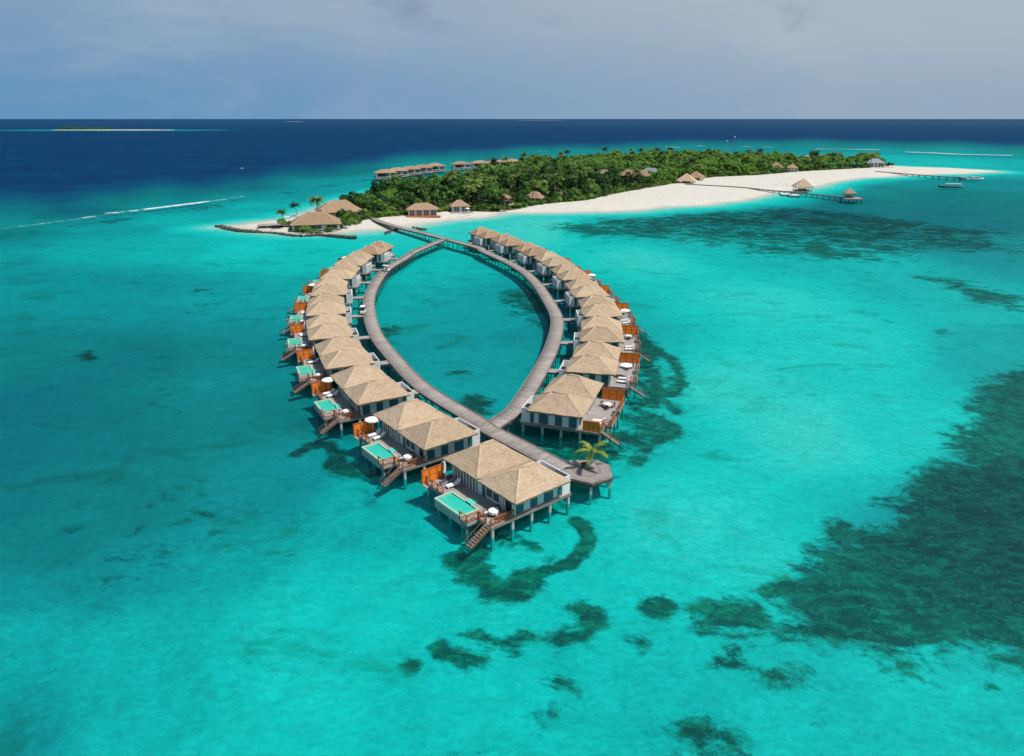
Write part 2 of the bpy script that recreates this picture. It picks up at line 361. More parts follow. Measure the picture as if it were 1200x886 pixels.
def depth_at(px, py):
    lx, ly = np.arctan2(px, py), np.log(np.hypot(px, py)); num = np.zeros(px.shape); den = np.zeros(px.shape)
    for x, y, d in DEPTH:
        wx, wy = P(x, y); a, b = math.atan2(wx, wy), math.log(math.hypot(wx, wy))
        r2 = ((lx-a)*1.15)**2+((ly-b)*.8)**2
        w = 1/(r2+.0006)**1.9; num += w*d; den += w
    d = num/den
    # the drop-off: beyond this line the floor falls away to the ocean
    az = np.array([math.atan2(a, b) for a, b in EDGE]); rb = np.array([math.hypot(a, b) for a, b in EDGE])
    r0 = np.interp(lx, az, rb)*(1+.03*np.sin(lx*37)+.02*np.sin(lx*83+1)); t = np.clip((np.hypot(px, py)/r0-.82)/.62, 0, 1); t = t*t*(3-2*t)
    return d*(1-t)+.92*t

# coral and seagrass beds: outline, softness in metres, strength
REEF = [([(1300,400),(1215,425),(1165,440),(1145,470),(1110,500),(1095,515),(1080,550),(1062,575),(1030,596),(990,600),(985,622),(968,645),(945,652),(955,668),(915,672),(918,690),(935,725),(1000,745),(1035,760),(1060,765),(1085,748),(1150,752),(1215,765),(1340,770)],5,1.0),
([(812,698),(826,686),(870,690),(900,700),(905,715),(870,726),(820,725)],2.2,.95),([(835,765),(870,748),(940,755),(965,775),(945,798),(880,795),(845,785)],3.5,.75),
([(745,697),(757,684),(780,683),(792,697),(785,710),(765,714)],1.2,.9),([(718,728),(740,721),(765,724),(774,738),(758,750),(735,746)],1.6,.8),([(765,752),(785,746),(800,756),(790,768)],2,.45),
([(503,742),(512,736),(545,744),(575,752),(572,764),(550,768),(520,756)],1.2,.95),([(545,728),(560,720),(585,726),(620,720),(640,728),(632,742),(600,748),(565,744)],1.4,.9),([(628,732),(655,722),(680,720),(682,708),(665,698),(680,692),(712,698),(712,722),(690,742),(655,748)],1.5,.95),
([(464,765),(475,756),(490,760),(488,772),(474,776)],1.0,.85),([(636,775),(655,768),(682,782),(680,796),(650,790)],1.6,.6),([(632,818),(650,810),(672,820),(665,834),(640,834)],1.5,.55),([(780,850),(830,825),(880,840),(900,886),(800,900)],6,.75),([(500,870),(540,865),(600,880),(590,900),(500,900)],3,.5),
([(1040,690),(1060,680),(1085,700),(1060,715)],3,.3),([(1155,785),(1168,782),(1175,792),(1160,796)],1,.7),([(590,560),(640,560),(700,575),(690,590),(620,600)],3,.35),
([(900,800),(1000,795),(1080,830),(1000,870),(920,850)],6,.5),([(660,640),(700,610),(705,640)],2,.2),
([(640,262),(700,254),(790,249),(900,241),(1000,245),(1090,257),(1190,268),(1210,292),(1110,290),(1030,303),(950,300),(870,290),(820,281),(720,276),(660,272)],14,.55),
([(1075,318),(1130,322),(1200,345),(1210,362),(1150,350)],8,.75),([(1085,378),(1105,374),(1125,382),(1105,386)],3,.5),([(1030,370),(1045,366),(1055,371),(1042,376)],2,.5),([(700,300),(740,290),(790,292),(760,300)],3,.15),
([(90,409),(102,404),(112,409),(100,414)],2.0,.9),([(586,338),(620,325),(642,350),(650,385),(628,380),(600,362)],4,.55),([(528,462),(550,452),(578,460),(574,474),(548,474)],2.5,.75),([(505,425),(540,420),(560,430),(530,436)],3,.4),([(438,378),(452,372),(470,378),(462,390),(444,390)],3,.6),([(468,336),(490,330),(500,340),(480,346)],3,.4),
([(742,380),(768,395),(775,430),(800,420),(805,445),(790,470),(798,500),(770,520),(740,535),(700,545),(640,540),(590,520),(600,505),(700,500),(735,460),(750,420)],4,.62),
([(655,508),(715,502),(750,520),(720,545),(670,545),(640,530)],3,.75),([(355,560),(380,545),(430,540),(440,560),(420,570)],4,.35),([(400,545),(450,548),(470,565),(430,580)],3,.4),
([(200,560),(260,550),(300,600),(220,640),(120,700),(60,720),(100,660)],14,.38),([(300,615),(380,600),(420,625),(340,650)],9,.36),([(30,600),(110,570),(160,600),(80,640)],10,.3),([(60,430),(200,410),(300,440),(260,500),(120,500)],18,.25),([(20,700),(120,680),(160,720),(60,780)],8,.28),([(180,330),(260,320),(290,350),(200,370)],10,.3)]
RLINES = [([(-10,275),(50,266),(100,259),(170,249),(240,240),(330,224),(430,208)],[9],.30),([(548,645),(556,660),(575,675),(602,677),(620,664)],[1.5],1.0),([(615,667),(640,655),(658,650),(672,646),(684,634),(690,620),(686,606),(674,597)],[.85],1.0),([(528,645),(548,642),(560,630)],[1.2],.95),([(600,613),(622,625),(642,640)],[.8],.6),([(575,612),(600,620)],[1.5],.6),
([(345,520),(360,512),(385,510),(392,522),(385,535),(402,540),(415,532)],[1.0],.7),([(395,520),(400,540),(425,548),(440,542)],[1.0],.7),
([(745,385),(762,400),(758,420),(772,440),(765,465)],[1.6],.8),([(760,400),(790,412),(800,440),(785,455)],[1.3],.7),([(745,470),(775,480),(792,495),(770,505)],[1.4],.8),([(730,500),(760,515),(745,530)],[1.6],.8),([(748,440),(775,455),(795,475)],[1.2],.7)]
FOAM = [([(0,268),(50,262),(100,255.5),(140,249),(170,245),(200,242),(240,236.8),(262,234)],4,.55),([(100,254.5),(109,253.5)],3,.8),([(126,249.6),(158,247)],3.4,.85),([(172,245),(240,236.5)],4.2,1.0),([(240,236.5),(285,230)],3.4,.6),([(958,174.5),(1028,175.3)],8,1.1),([(1063,178),(1090,179),(1120,180.6),(1182,182)],9,1.1),([(862,171.5),(905,172.5)],7,.85),([(780,172),(795,172.8)],6,1),([(818,171),(830,171.2)],5,1),([(690,177),(705,176.6)],4,.7),([(630,177.5),(640,177)],4,.8),([(920,173),(935,173.3)],6,.7),([(1045,170),(1200,178)],8,.55),([(660,176),(860,171)],8,.5)]

def polar_grid():
    th = np.concatenate([np.radians(np.arange(-180, -46, 4)), np.radians(np.arange(-46, 46.01, .14)), np.radians(np.arange(50, 181, 4))])
    r = np.concatenate([[.5, 8, 16, 24], 30*np.exp(np.arange(0, math.log(1500/30), .0085)), 1500*np.exp(np.linspace(.02, math.log(60), 90))])
    T, Rr = np.meshgrid(th, r); X = Rr*np.sin(T); Y = Rr*np.cos(T)
    nr, nt = X.shape; i = np.arange(nr-1)[:, None]*nt + np.arange(nt-1)[None, :]
    Fq = np.stack([i, i+nt, i+nt+1, i+1], -1).reshape(-1, 4)
    return X, Y, Fq
GX, GY, GF = polar_grid()
gx, gy = GX.ravel(), GY.ravel()
def chunked(fn, *a):
    return np.concatenate([fn(x, y, *a) for x, y in zip(np.array_split(gx, 8), np.array_split(gy, 8))])
# far away nothing of this matters: a wobble of the shoreline keeps it from being drawn with a ruler
wob = 1.4*np.sin(gx*.11+2*np.sin(gy*.05))+.9*np.sin(gy*.23+gx*.07)
SD = chunked(sdf, BEACH)+wob
SV = chunked(sdf, VEG)
DEP = chunked(depth_at)
shore = np.clip(-SD, 0, None)
DEP = np.minimum(DEP, .93)
DEP = np.minimum(DEP, .02+shore*.0085+ (shore/55)**2*.5)
# the back of the island drops off into the lagoon between it and the outer reef
REE = np.zeros(gx.shape)
for poly, soft, st in REEF:
    w = [P(*p) for p in poly]; cx = np.mean([p[0] for p in w]); cy = np.mean([p[1] for p in w])
    rad = max(math.hypot(p[0]-cx, p[1]-cy) for p in w)+soft*3
    k = np.hypot(gx-cx, gy-cy) < rad
    s = np.clip(.5+sdf(gx[k], gy[k], w)/(2*soft), 0, 1)*st; REE[k] = np.maximum(REE[k], s)
for pts, wd, st in RLINES:
    w = [P(*p) for p in pts]; s = np.clip(1.15-pline(gx, gy, w)/(wd[0]*1.9), 0, 1)*st; REE = np.maximum(REE, s)
FO = np.zeros(gx.shape)
for pts, wd, st in FOAM:
    s = np.clip(1.2-pline(gx, gy, [P(*p) for p in pts])/wd, 0, 1)*st; FO = np.maximum(FO, s)
for _x0, _x1, _y, _d in ((40, 212, 152.4, .25), (330, 360, 142.6, .5), (600, 668, 141.2, .45)):
    DEP = np.minimum(DEP, _d+pline(gx, gy, [P(_x0, _y), P(_x1, _y)])/450)
ZG = np.where(SD > 0, np.minimum(SD*.055, 1.1), -np.minimum(.05+shore*.03, 1.6))
ZG = np.where(SV > 0, ZG+np.minimum(SV*.03, .5), ZG)

def ground_material():
    m = bpy.data.materials.new('sand_and_reef'); m.use_nodes = True; g = G(m.node_tree); b = g.n['Principled BSDF']
    b.inputs['Roughness'].default_value = .95; b.inputs['Specular IOR Level'].default_value = .05
    v = g.node('ShaderNodeTexCoord').outputs['Object']
    sand = g.mix(g.smooth(g.noise(v, .35, 6, .65), .3, .7), (.60, .56, .50), (.52, .485, .43))
    sand = g.mix(g.smooth(g.noise(v, .06, 4, .6), .45, .7, 0, .35), sand, (.46, .44, .38))
    # dry beach: a little warmer, tracked over, darker where the swash keeps it wet
    sd = g.attr('shore'); dry = g.mix(g.smooth(g.noise(v, .5, 6, .7), .35, .7), (.67, .63, .575), (.585, .54, .48))
    dry = g.mix(g.smooth(sd, 6, .5, 0, .55), dry, (.47, .41, .33))
    c = g.mix(g.smooth(sd, -.3, .3), sand, dry)
    # undergrowth under the trees
    sv = g.m('ADD', g.attr('scrub'), g.m('MULTIPLY', g.m('SUBTRACT', g.noise(v, .12, 4, .6), .5), 7))
    under = g.mix(g.smooth(g.noise(v, .5, 5, .7), .35, .65), (.035, .075, .015), (.11, .14, .04))
    c = g.mix(g.smooth(sv, -.8, .8), c, under)
    # coral / seagrass
    st = g.node('ShaderNodeMapping'); g.put(st.inputs[0], v); st.inputs['Rotation'].default_value = (0, 0, .7); st.inputs['Scale'].default_value = (.8, 1.25, 1)
    n1 = g.m('ADD', g.m('MULTIPLY', g.noise(st.outputs[0], .17, 9, .72, .6), .75), g.m('MULTIPLY', g.noise(v, .75, 5, .7, .4), .25)); n2 = g.noise(v, .035, 5, .6, .3)
    nn = g.m('ADD', g.m('MULTIPLY', g.m('SUBTRACT', n1, .5), 3.0), g.m('MULTIPLY', g.m('SUBTRACT', n2, .5), .9))
    r = g.m('ADD', g.attr('reef'), g.m('MULTIPLY', nn, g.smooth(g.attr('reef'), .0, .25)))
    rf = g.smooth(r, .24, .66)
    reefc = g.mix(g.smooth(g.noise(st.outputs[0], .5, 8, .8, .5), .44, .64), (.006, .022, .014), (.085, .20, .095))
    reefc = g.mix(g.smooth(g.noise(v, 1.5, 5, .75), .56, .68, 0, .7), reefc, (.24, .38, .2))
    c = g.mix(g.m('MULTIPLY', rf, .93), c, reefc)
    # thin scatter of weed everywhere on the floor
    wd = g.smooth(g.noise(st.outputs[0], .08, 8, .7, .8), .52, .70, 0, .6)
    wd = g.m('MULTIPLY', wd, g.smooth(sd, -8, -30)); c = g.mix(wd, c, (.16, .24, .15))
    wd2 = g.m('MULTIPLY', g.smooth(g.noise(v, 1.1, 4, .7), .60, .72, 0, .35), g.smooth(sd, -3, -10)); c = g.mix(wd2, c, (.17, .22, .12))
    # rippled, mottled floor; the fine layer also paints in the caustic web of light
    rp = g.noise(st.outputs[0], 1.3, 7, .75, .8); c = g.mix(g.smooth(rp, .35, .66, 0, .62), c, g.mix(1.0, c, (.55, .62, .6), 'MULTIPLY'))
    rp2 = g.noise(v, .22, 6, .7, .5); c = g.mix(g.smooth(rp2, .45, .7, 0, .3), c, g.mix(1.0, c, (.5, .6, .58), 'MULTIPLY'))
    g.put(b.inputs['Base Color'], c); return m

SANDL = (.56, .53, .47)
def tint(r, g_, b):
    t = lin(r, g_, b); ill = (1.2, 1.14, 1.16)
    return tuple(min(1, math.sqrt(max(.0001, c)/(s*i))) for c, s, i in zip(t, SANDL, ill))
def water_material():
    m = bpy.data.materials.new('lagoon_water'); m.use_nodes = True; g = G(m.node_tree); g.n.remove(g.n['Principled BSDF'])
    v = g.node('ShaderNodeTexCoord').outputs['Object']
    rot = g.node('ShaderNodeMapping'); g.put(rot.inputs[0], v); rot.inputs['Rotation'].default_value = (0, 0, .6); rot.inputs['Scale'].default_value = (.65, 1.3, 1)
    rv = rot.outputs[0]
    d = g.attr('depth')
    big = g.noise(rv, .018, 7, .62, .6); mid = g.noise(rv, .11, 6, .68, .5)
    amp = g.smooth(d, .08, .45, .012, .15)
    d2 = g.m('ADD', d, g.m('MULTIPLY', g.m('SUBTRACT', big, .5), g.m('MULTIPLY', amp, 1.8)))
    d2 = g.m('ADD', d2, g.m('MULTIPLY', g.m('SUBTRACT', mid, .5), g.m('MULTIPLY', amp, 1.1)))
    sea = g.smooth(d, .6, .85, 0, 1); sw = g.node('ShaderNodeMapping'); g.put(sw.inputs[0], v); sw.inputs['Rotation'].default_value = (0, 0, .12); sw.inputs['Scale'].default_value = (.4, 1.6, 1)
    d2 = g.m('ADD', d2, g.m('MULTIPLY', g.m('MULTIPLY', g.m('SUBTRACT', g.noise(sw.outputs[0], .09, 6, .7, .3), .5), sea), .5))
    # fine noise paints the sparkle and caustic mottling of small waves into the tint
    w1 = g.noise(rv, .9, 6, .7, .4)
    w3 = g.noise(rv, 2.8, 5, .75, .6)
    d2 = g.m('ADD', d2, g.m('MULTIPLY', g.m('SUBTRACT', w3, .5), .20))
    d2 = g.m('ADD', d2, g.m('MULTIPLY', g.m('SUBTRACT', w1, .5), .30), clamp=True)
    c = g.ramp(d2, [(0, tint(250, 244, 228)), (.05, tint(165, 226, 208)), (.12, tint(70, 208, 195)), (.22, tint(4, 193, 186)), (.33, tint(0, 170, 168)), (.45, tint(0, 142, 147)), (.58, tint(0, 123, 124)), (.7, tint(0, 102, 116)), (.8, tint(0, 76, 112)), (.9, tint(0, 56, 102)), (1, tint(0, 38, 82))])
    tr = g.node('ShaderNodeBsdfTransparent'); g.put(tr.inputs[0], c)
    # ripples
    h = g.m('ADD', g.m('MULTIPLY', g.noise(rv, .35, 7, .7, .5), .55), g.m('ADD', g.m('MULTIPLY', g.noise(rv, 1.6, 5, .65, .3), .22), g.m('MULTIPLY', g.noise(rv, 4.5, 3, .6, .3), .10)))
    bn = g.node('ShaderNodeBump'); bn.inputs['Strength'].default_value = 1.0; bn.inputs['Distance'].default_value = 1.3
    g.put(bn.inputs['Height'], h)
    gl = g.node('ShaderNodeBsdfGlossy'); gl.inputs['Roughness'].default_value = .12; g.l.new(bn.outputs[0], gl.inputs['Normal'])
    g.put(gl.inputs[0], (.45, .75, .9))
    fr = g.node('ShaderNodeFresnel'); fr.inputs[0].default_value = 1.33; g.l.new(bn.outputs[0], fr.inputs['Normal'])
    fac = g.m('ADD', g.m('MINIMUM', g.m('MULTIPLY', fr.outputs[0], .36), .09), g.smooth(g.m('DIVIDE', g.vm('LENGTH', v), 9000), .1, 1, 0, .12))
    # the water itself scatters a little light back
    sc_ = g.node('ShaderNodeBsdfDiffuse'); g.put(sc_.inputs[0], g.mix(1.0, g.mix(1.0, c, c, 'MULTIPLY'), (.5, .5, .5), 'MULTIPLY'))
    body = g.node('ShaderNodeMixShader'); body.inputs[0].default_value = .035; g.l.new(tr.outputs[0], body.inputs[1]); g.l.new(sc_.outputs[0], body.inputs[2]); tr = body
    mx = g.node('ShaderNodeMixShader'); g.put(mx.inputs[0], fac); g.l.new(tr.outputs[0], mx.inputs[1]); g.l.new(gl.outputs[0], mx.inputs[2])
    # foam on the reef crest and scattered whitecaps offshore
    fo = g.m('ADD', g.attr('foam'), g.m('MULTIPLY', g.m('SUBTRACT', g.noise(rv, .3, 7, .8, .5), .5), 1.9))
    ff = g.m('MULTIPLY', g.smooth(fo, .45, .95, 0, .85), g.smooth(g.attr('foam'), .05, .3))
    vo = g.node('ShaderNodeTexVoronoi', feature='F1'); mp = g.node('ShaderNodeMapping'); g.put(mp.inputs[0], v); mp.inputs['Scale'].default_value = (.035, .012, 1)
    g.put(vo.inputs['Vector'], mp.outputs[0]); vo.inputs['Scale'].default_value = 1
    sc = g.node('ShaderNodeSeparateColor'); g.put(sc.inputs[0], vo.outputs['Color'])
    wc = g.m('MULTIPLY', g.m('LESS_THAN', g.m('ADD', vo.outputs['Distance'], g.m('MULTIPLY', g.noise(v, .4, 3, .6), .03)), g.m('MULTIPLY', sc.outputs[0], .09)), g.m('GREATER_THAN', sc.outputs[1], .70))
    wc = g.m('MULTIPLY', wc, g.smooth(d, .6, .8, 0, .6))
    fd = g.node('ShaderNodeBsdfDiffuse'); g.put(fd.inputs[0], (.75, .8, .82))
    mf = g.node('ShaderNodeMixShader'); g.put(mf.inputs[0], g.m('MAXIMUM', ff, wc)); g.l.new(mx.outputs[0], mf.inputs[1]); g.l.new(fd.outputs[0], mf.inputs[2])
    g.l.new(mf.outputs[0], g.n['Material Output'].inputs[0]); return m
M['ground'] = ground_material(); M['water'] = water_material()
def attrs(o, **kw):
    for k, a in kw.items():
        at = o.data.attributes.new(k, 'FLOAT', 'POINT'); at.data.foreach_set('value', a.astype(np.float32))
go = raw_mesh('ground', np.stack([gx, gy, ZG], 1), GF, M['ground'], smooth=True); attrs(go, shore=SD, scrub=SV, reef=REE)
tag(go, 'pale sand of the sea floor and island with dark coral beds', kind='structure')
keep = (SD.reshape(GX.shape) < 6); kq = (keep[:-1, :-1] | keep[1:, 1:] | keep[1:, :-1] | keep[:-1, 1:]).ravel()
wa = raw_mesh('water', np.stack([gx, gy, np.zeros_like(gx)], 1), GF[kq], M['water'], smooth=True); attrs(wa, depth=DEP, foam=FO)
tag(wa, 'turquoise lagoon turning to dark blue ocean towards the horizon', kind='structure')

# ------------------------------------------------------------------ over-water villas
DZ = 1.6                                                   # deck level above the water
def hip_roof(parent, name, a0, a1, b0, b1, ra0, ra1, rb, z0, z1, sg, m='thatch', capm='thatch_cap', edgem='thatch_edge', cuts=9):
    """thatched hip roof: four sagging slopes, ragged thick eaves and rolled ridge caps; a is across, b along"""
    bm = bmesh.new(); X = lambda a: sg*a
    c = [bm.verts.new((X(a), b, z0)) for a, b in ((a0, b0), (a1, b0), (a1, b1), (a0, b1))]
    r0 = bm.verts.new((X(ra0), rb, z1)); r1 = bm.verts.new((X(ra1), rb, z1)) if ra1 > ra0 else r0
    if r1 is r0: fs = [(c[0], c[1], r0), (c[1], c[2], r0), (c[2], c[3], r0), (c[3], c[0], r0)]
    else: fs = [(c[0], c[1], r1, r0), (c[1], c[2], r1), (c[2], c[3], r0, r1), (c[3], c[0], r0)]
    for f in fs: bm.faces.new(f)
    bmesh.ops.subdivide_edges(bm, edges=bm.edges[:], cuts=cuts, use_grid_fill=True)
    for v in bm.verts:
        p = v.co; t = (p.z-z0)/(z1-z0)
        n = mnoise.noise(Vector((p.x*.9+a0*3, p.y*.9+b0, p.z)))*.07 + mnoise.noise(Vector((p.x*3, p.y*3, b0)))*.03
        p.z += n - .10*math.sin(math.pi*min(max(t, 0), 1)) * .8
        if t < .02:
            p.x += random.uniform(-.05, .05); p.y += random.uniform(-.05, .05)
    be = [e for e in bm.edges if e.is_boundary]
    r = bmesh.ops.extrude_edge_only(bm, edges=be)
    cx, cy = sg*(a0+a1)/2, (b0+b1)/2
    for v in [q for q in r['geom'] if isinstance(q, bmesh.types.BMVert)]:
        v.co.z -= random.uniform(.20, .32); v.co.x += (cx-v.co.x)*.012; v.co.y += (cy-v.co.y)*.012
    be = [e for e in bm.edges if e.is_boundary]
    bmesh.ops.contextual_create(bm, geom=be)
    bmesh.ops.recalc_face_normals(bm, faces=bm.faces)
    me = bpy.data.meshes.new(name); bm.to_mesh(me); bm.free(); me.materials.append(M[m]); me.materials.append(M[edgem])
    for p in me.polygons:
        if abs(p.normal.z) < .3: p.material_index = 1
    o = bpy.data.objects.new(name, me); COL.objects.link(o); o.parent = parent; KIDS.setdefault(parent.name, []).append(o)
    q = MB(); w = .2
    if ra1 > ra0: q.tube([(X(ra0-.1), rb, z1-.14), (X((ra0+ra1)/2), rb, z1-.11), (X(ra1+.1), rb, z1-.14)], [w, w, w], 8)
    for (a, b), ra in (((a0, b0), ra0), ((a1, b0), ra1), ((a1, b1), ra1), ((a0, b1), ra0)):
        pts = [(X(ra+(a-ra)*t), rb+(b-rb)*t, z1+(z0-z1)*t - .14 - .085*math.sin(math.pi*t)) for t in (0, .25, .5, .75, .98)]
        q.tube(pts, [w*.95]*5, 8)
    q.build('ridge_cap', M[capm], o, smooth=True)
    return o

def railing(parent, p, q, z=DZ, h=1.0):
    m = MB(); p, q = Vector((*p, z)), Vector((*q, z)); L = (q-p).length; n = max(1, round(L/1.15)); up = Vector((0, 0, 1))
    for i in range(n+1):
        a = p+(q-p)*i/n; m.bar(a, a+up*(h+.06), .11)
    m.bar(p+up*h, q+up*h, .13, .07); m.bar(p+up*.14, q+up*.14, .07)
    for i in range(n):
        a, b = p+(q-p)*i/n, p+(q-p)*(i+1)/n
        m.bar(a+up*.16, b+up*(h-.04), .055); m.bar(b+up*.16, a+up*(h-.04), .055)
    return m.build('railing', M['rail'], parent)

def screen(parent, p, q, z=DZ, h=1.95, m='orange'):
    s = MB(); p, q = Vector((*p, z)), Vector((*q, z)); up = Vector((0, 0, h))
    mid = (p+q)/2; s.bar(p+up*.5, q+up*.5, .07, h)
    o = s.build('privacy_screen', M[m], parent)
    f = MB(); n = 3
    for i in range(n+1):
        a = p+(q-p)*i/n; f.bar(a, a+up+Vector((0, 0, .03)), .13)
    f.bar(p+up, q+up, .15, .1); f.bar(p+up*.03, q+up*.03, .13, .1); f.bar(p+up*.5, q+up*.5, .1, .07)
    f.build('screen_frame', M['rail'] if m == 'orange' else M['brown'], o)
    return o

def stairs(parent, sg, a0, b, z0, a1, z1, w=.95):
    s = MB(); n = 11
    for db in (-w/2, w/2): s.bar((sg*a0, b+db, z0), (sg*a1, b+db, z1), .1, .24)
    for db in (-w/2, w/2):
        s.bar((sg*a0, b+db, z0+.9), (sg*(a1-.5), b+db, z1+1.15), .06)
        for t in (0.02, .45, .85):
            a, z = a0+(a1-a0)*t, z0+(z1-z0)*t; s.bar((sg*a, b+db, z), (sg*a, b+db, z+.92), .06)
    o = s.build('stair', M['stair'], parent)
    t_ = MB()
    for i in range(n):
        t = (i+.5)/n; a, z = a0+(a1-a0)*t, z0+(z1-z0)*t+.06
        t_.box(sg*(a-.15), sg*(a+.15), b-w/2+.06, b+w/2-.06, z, z+.05)
    t_.build('tread', M['beam'], o)
    return o

def make_villa(kind, old=False):
    """kind 'pool' (left arm of the eye) or 'deck' (right arm). Local a = seaward, b = along the row; sg mirrors it."""
    sg = -1 if kind == 'pool' else 1
    V = thing('water_villa', 'x', 'villa'); X = lambda a: sg*a
    thm = 'thatch_old' if old else 'thatch'
    # floor on piles
    m = MB()
    outer = 7.35 if kind == 'pool' else 7.15
    poly = [(-5.45, -6.25), (outer, -6.25), (outer, 7.6), (-4.2, 7.6), (-4.2, 1.25), (-5.45, 1.25)]
    if kind == 'pool': poly = [(-5.45, -6.25), (7.35, -6.25), (7.35, -2.25), (5.98, -2.25), (5.98, 3.55), (7.35, 3.55), (7.35, 7.6), (-4.2, 7.6), (-4.2, 1.25), (-5.45, 1.25)]
    if kind == 'deck': poly = [(-5.45, -6.25), (7.15, -6.25), (7.15, -3.3), (8.25, -3.3), (8.25, .6), (7.15, .6), (7.15, 2.9), (8.25, 2.9), (8.25, 7.6), (-4.2, 7.6), (-4.2, 1.25), (-5.45, 1.25)]
    m.prism([(X(a), b) for a, b in poly], DZ-.14, DZ); m.build('deck', M['deck'], V)
    fr = MB()
    for i, (a, b) in enumerate(poly):
        c, d = poly[(i+1) % len(poly)]; fr.bar((X(a), b, DZ-.22), (X(c), d, DZ-.22), .12, .34)
    for b in (-3, .5, 4): fr.bar((X(-5.2), b, DZ-.3), (X(outer-.2), b, DZ-.3), .15, .3)
    fr.build('deck_frame', M['beam'], V)
    for b in (-6.05, -1.6, 2.9, 7.35):
        for a in (7.05, 4.0, 1.0, -2.0, -5.15):
            if a < -5 and b > 2: a = -4.0
            p = MB(); p.box(X(a)-.17, X(a)+.17, b-.17, b+.17, -1.95, DZ-.36); p.build('post', M['post'], V)
    # walls
    def wall(name, a0, a1, b0, b1, z0, z1, mt, par=V): w = MB(); w.box(X(a0), X(a1), b0, b1, z0, z1); return w.build(name, M[mt], par)
    wf = wall('wall', -4.1, 3.55, -5.9, -.05, DZ, 4.12, 'white')
    wb = wall('wall', -3.3, 3.6, 0, 6.9, DZ, 4.14, 'white')
    for a0, a1 in ((3.35, 2.15), (1.05, -.05), (-1.15, -2.65), (-3.45, -4.0)):
        s = MB(); s.box(X(a0), X(a1), -5.96, -5.88, DZ+.08, 4.05); s.build('shutter', M['teal'], wf)
    wall('corner_pilaster', 3.4, 3.72, -5.98, -5.6, DZ, 4.2, 'white', wf)
    for b0, b1 in ((6.86, 6.96),):
        for a0, a1 in ((2.8, 1.4), (-.4, -1.8)): s = MB(); s.box(X(a0), X(a1), b0, b1, DZ+.1, 4.0); s.build('shutter', M['teal'], wb)
    # open-air bathroom court on the boardwalk side
    cw = MB(); cw.box(X(-5.42), X(-5.28), -6.06, -.6, DZ, 4.0); cw.box(X(-5.28), X(-4.1), -6.06, -5.92, DZ, 4.0); cw.box(X(-5.28), X(-4.1), -.74, -.6, DZ, 4.0)
    c = cw.build('court_wall', M['white'], V)
    for k in range(5): s = MB(); s.box(X(-5.5), X(-5.43), -5.75+k*1.02, -5.0+k*1.02, DZ+.25, 3.8); s.build('louvre_panel', M['louvre'], c)
    s = MB()
    for k in range(6): s.bar((X(-5.3), -5.5+k*.35, 3.75), (X(-4.15), -5.5+k*.35, 3.75), .07, .12)
    s.build('pergola_slats', M['darkbeam'], c)
    s = MB(); s.lathe((X(-4.75), -2.4, DZ), [(.3, 0), (.5, .1), (.58, .55), (.53, .55), (.42, .15)], 14); s.build('bathtub', M['frame'], V, smooth=False)
    # seaward side: glazed living room, slatted bedroom doors
    gd = MB(); gd.box(X(3.5), X(3.62), -3.2, -.5, DZ+.35, 3.85); gg = gd.build('window', M['glass'], wf)
    f = MB()
    for b in (-3.2, -1.85, -.5): f.box(X(3.5), X(3.68), b-.07, b+.07, DZ+.3, 3.9)
    f.box(X(3.5), X(3.68), -3.27, -.43, DZ+.28, DZ+.4); f.box(X(3.5), X(3.68), -3.27, -.43, 3.82, 3.94); f.build('window_frame', M['frame'], gg)
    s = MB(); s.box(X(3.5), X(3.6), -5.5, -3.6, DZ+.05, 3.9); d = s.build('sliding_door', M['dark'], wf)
    for b in (-4.2, -3.85): s = MB(); s.box(X(3.5), X(3.7), b-.09, b+.09, DZ, 3.95); s.build('door_stile', M['frame'], d)
    wall('shutter', 3.58, 3.66, -.3, .35, DZ+.05, 4.0, 'teal', wf)
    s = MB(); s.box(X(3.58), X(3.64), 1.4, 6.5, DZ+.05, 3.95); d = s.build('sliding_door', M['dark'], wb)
    for k in range(8): s = MB(); s.box(X(3.6), X(3.76), 1.5+k*.65, 1.72+k*.65, DZ, 3.95); s.build('door_stile', M['frame'], d)
    for k in range(3): s = MB(); s.box(X(-3.34), X(-3.28), 1.8+k*1.7, 2.9+k*1.7, DZ+.5, 3.6); s.build('window', M['glass'], wb)
    s = MB(); s.box(X(-4.14), X(-4.08), -.45, .35, DZ+.02, 3.7); s.build('entry_door', M['brown'], wf)
    # roofs
    hip_roof(V, 'roof', -4.25, 4.65, -7.4, .25, -1.1, 1.15, -4.0, 4.2, 6.45, sg, thm)
    hip_roof(V, 'roof', -4.05, 4.6, .1, 7.75, -1.0, 1.0, 4.0, 4.28, 6.6, sg, thm)
    # footbridge from the boardwalk
    s = MB(); s.box(X(-8.3), X(-5.5), -1.25, .85, DZ-.16, DZ-.02); br = s.build('footbridge', M['deck'], V)
    s = MB()
    for b in (-1.2, .8): s.bar((X(-8.3), b, DZ-.2), (X(-5.5), b, DZ-.2), .12, .3)
    for b in (-1.0, .6): s.bar((X(-6.9), b, -1.95), (X(-6.9), b, DZ-.2), .2)
    s.build('footbridge_frame', M['darkbeam'], br)
    if kind == 'pool':
        pw = MB()
        pw.box(X(6.02), X(8.72), -2.2, 3.5, .42, DZ-.26); b_ = pw.build('pool', M['poolwall'], V)
        cp = MB(); z = DZ+.1
        for a0, a1, b0, b1 in ((8.5, 8.74, -2.22, 3.52), (6.0, 6.22, .62, 3.52), (6.0, 6.22, -2.22, -.72), (6.22, 8.5, 3.28, 3.52), (6.22, 8.5, -2.22, -1.98)): cp.box(X(a0), X(a1), b0, b1, DZ-.255, z)
        cp.build('pool_coping', M['coping'], b_)
        w_ = MB(); w_.box(X(6.2), X(8.52), -2.0, 3.3, DZ-.25, DZ-.10); w_.build('pool_water', M['pool'], b_)
        st = MB()
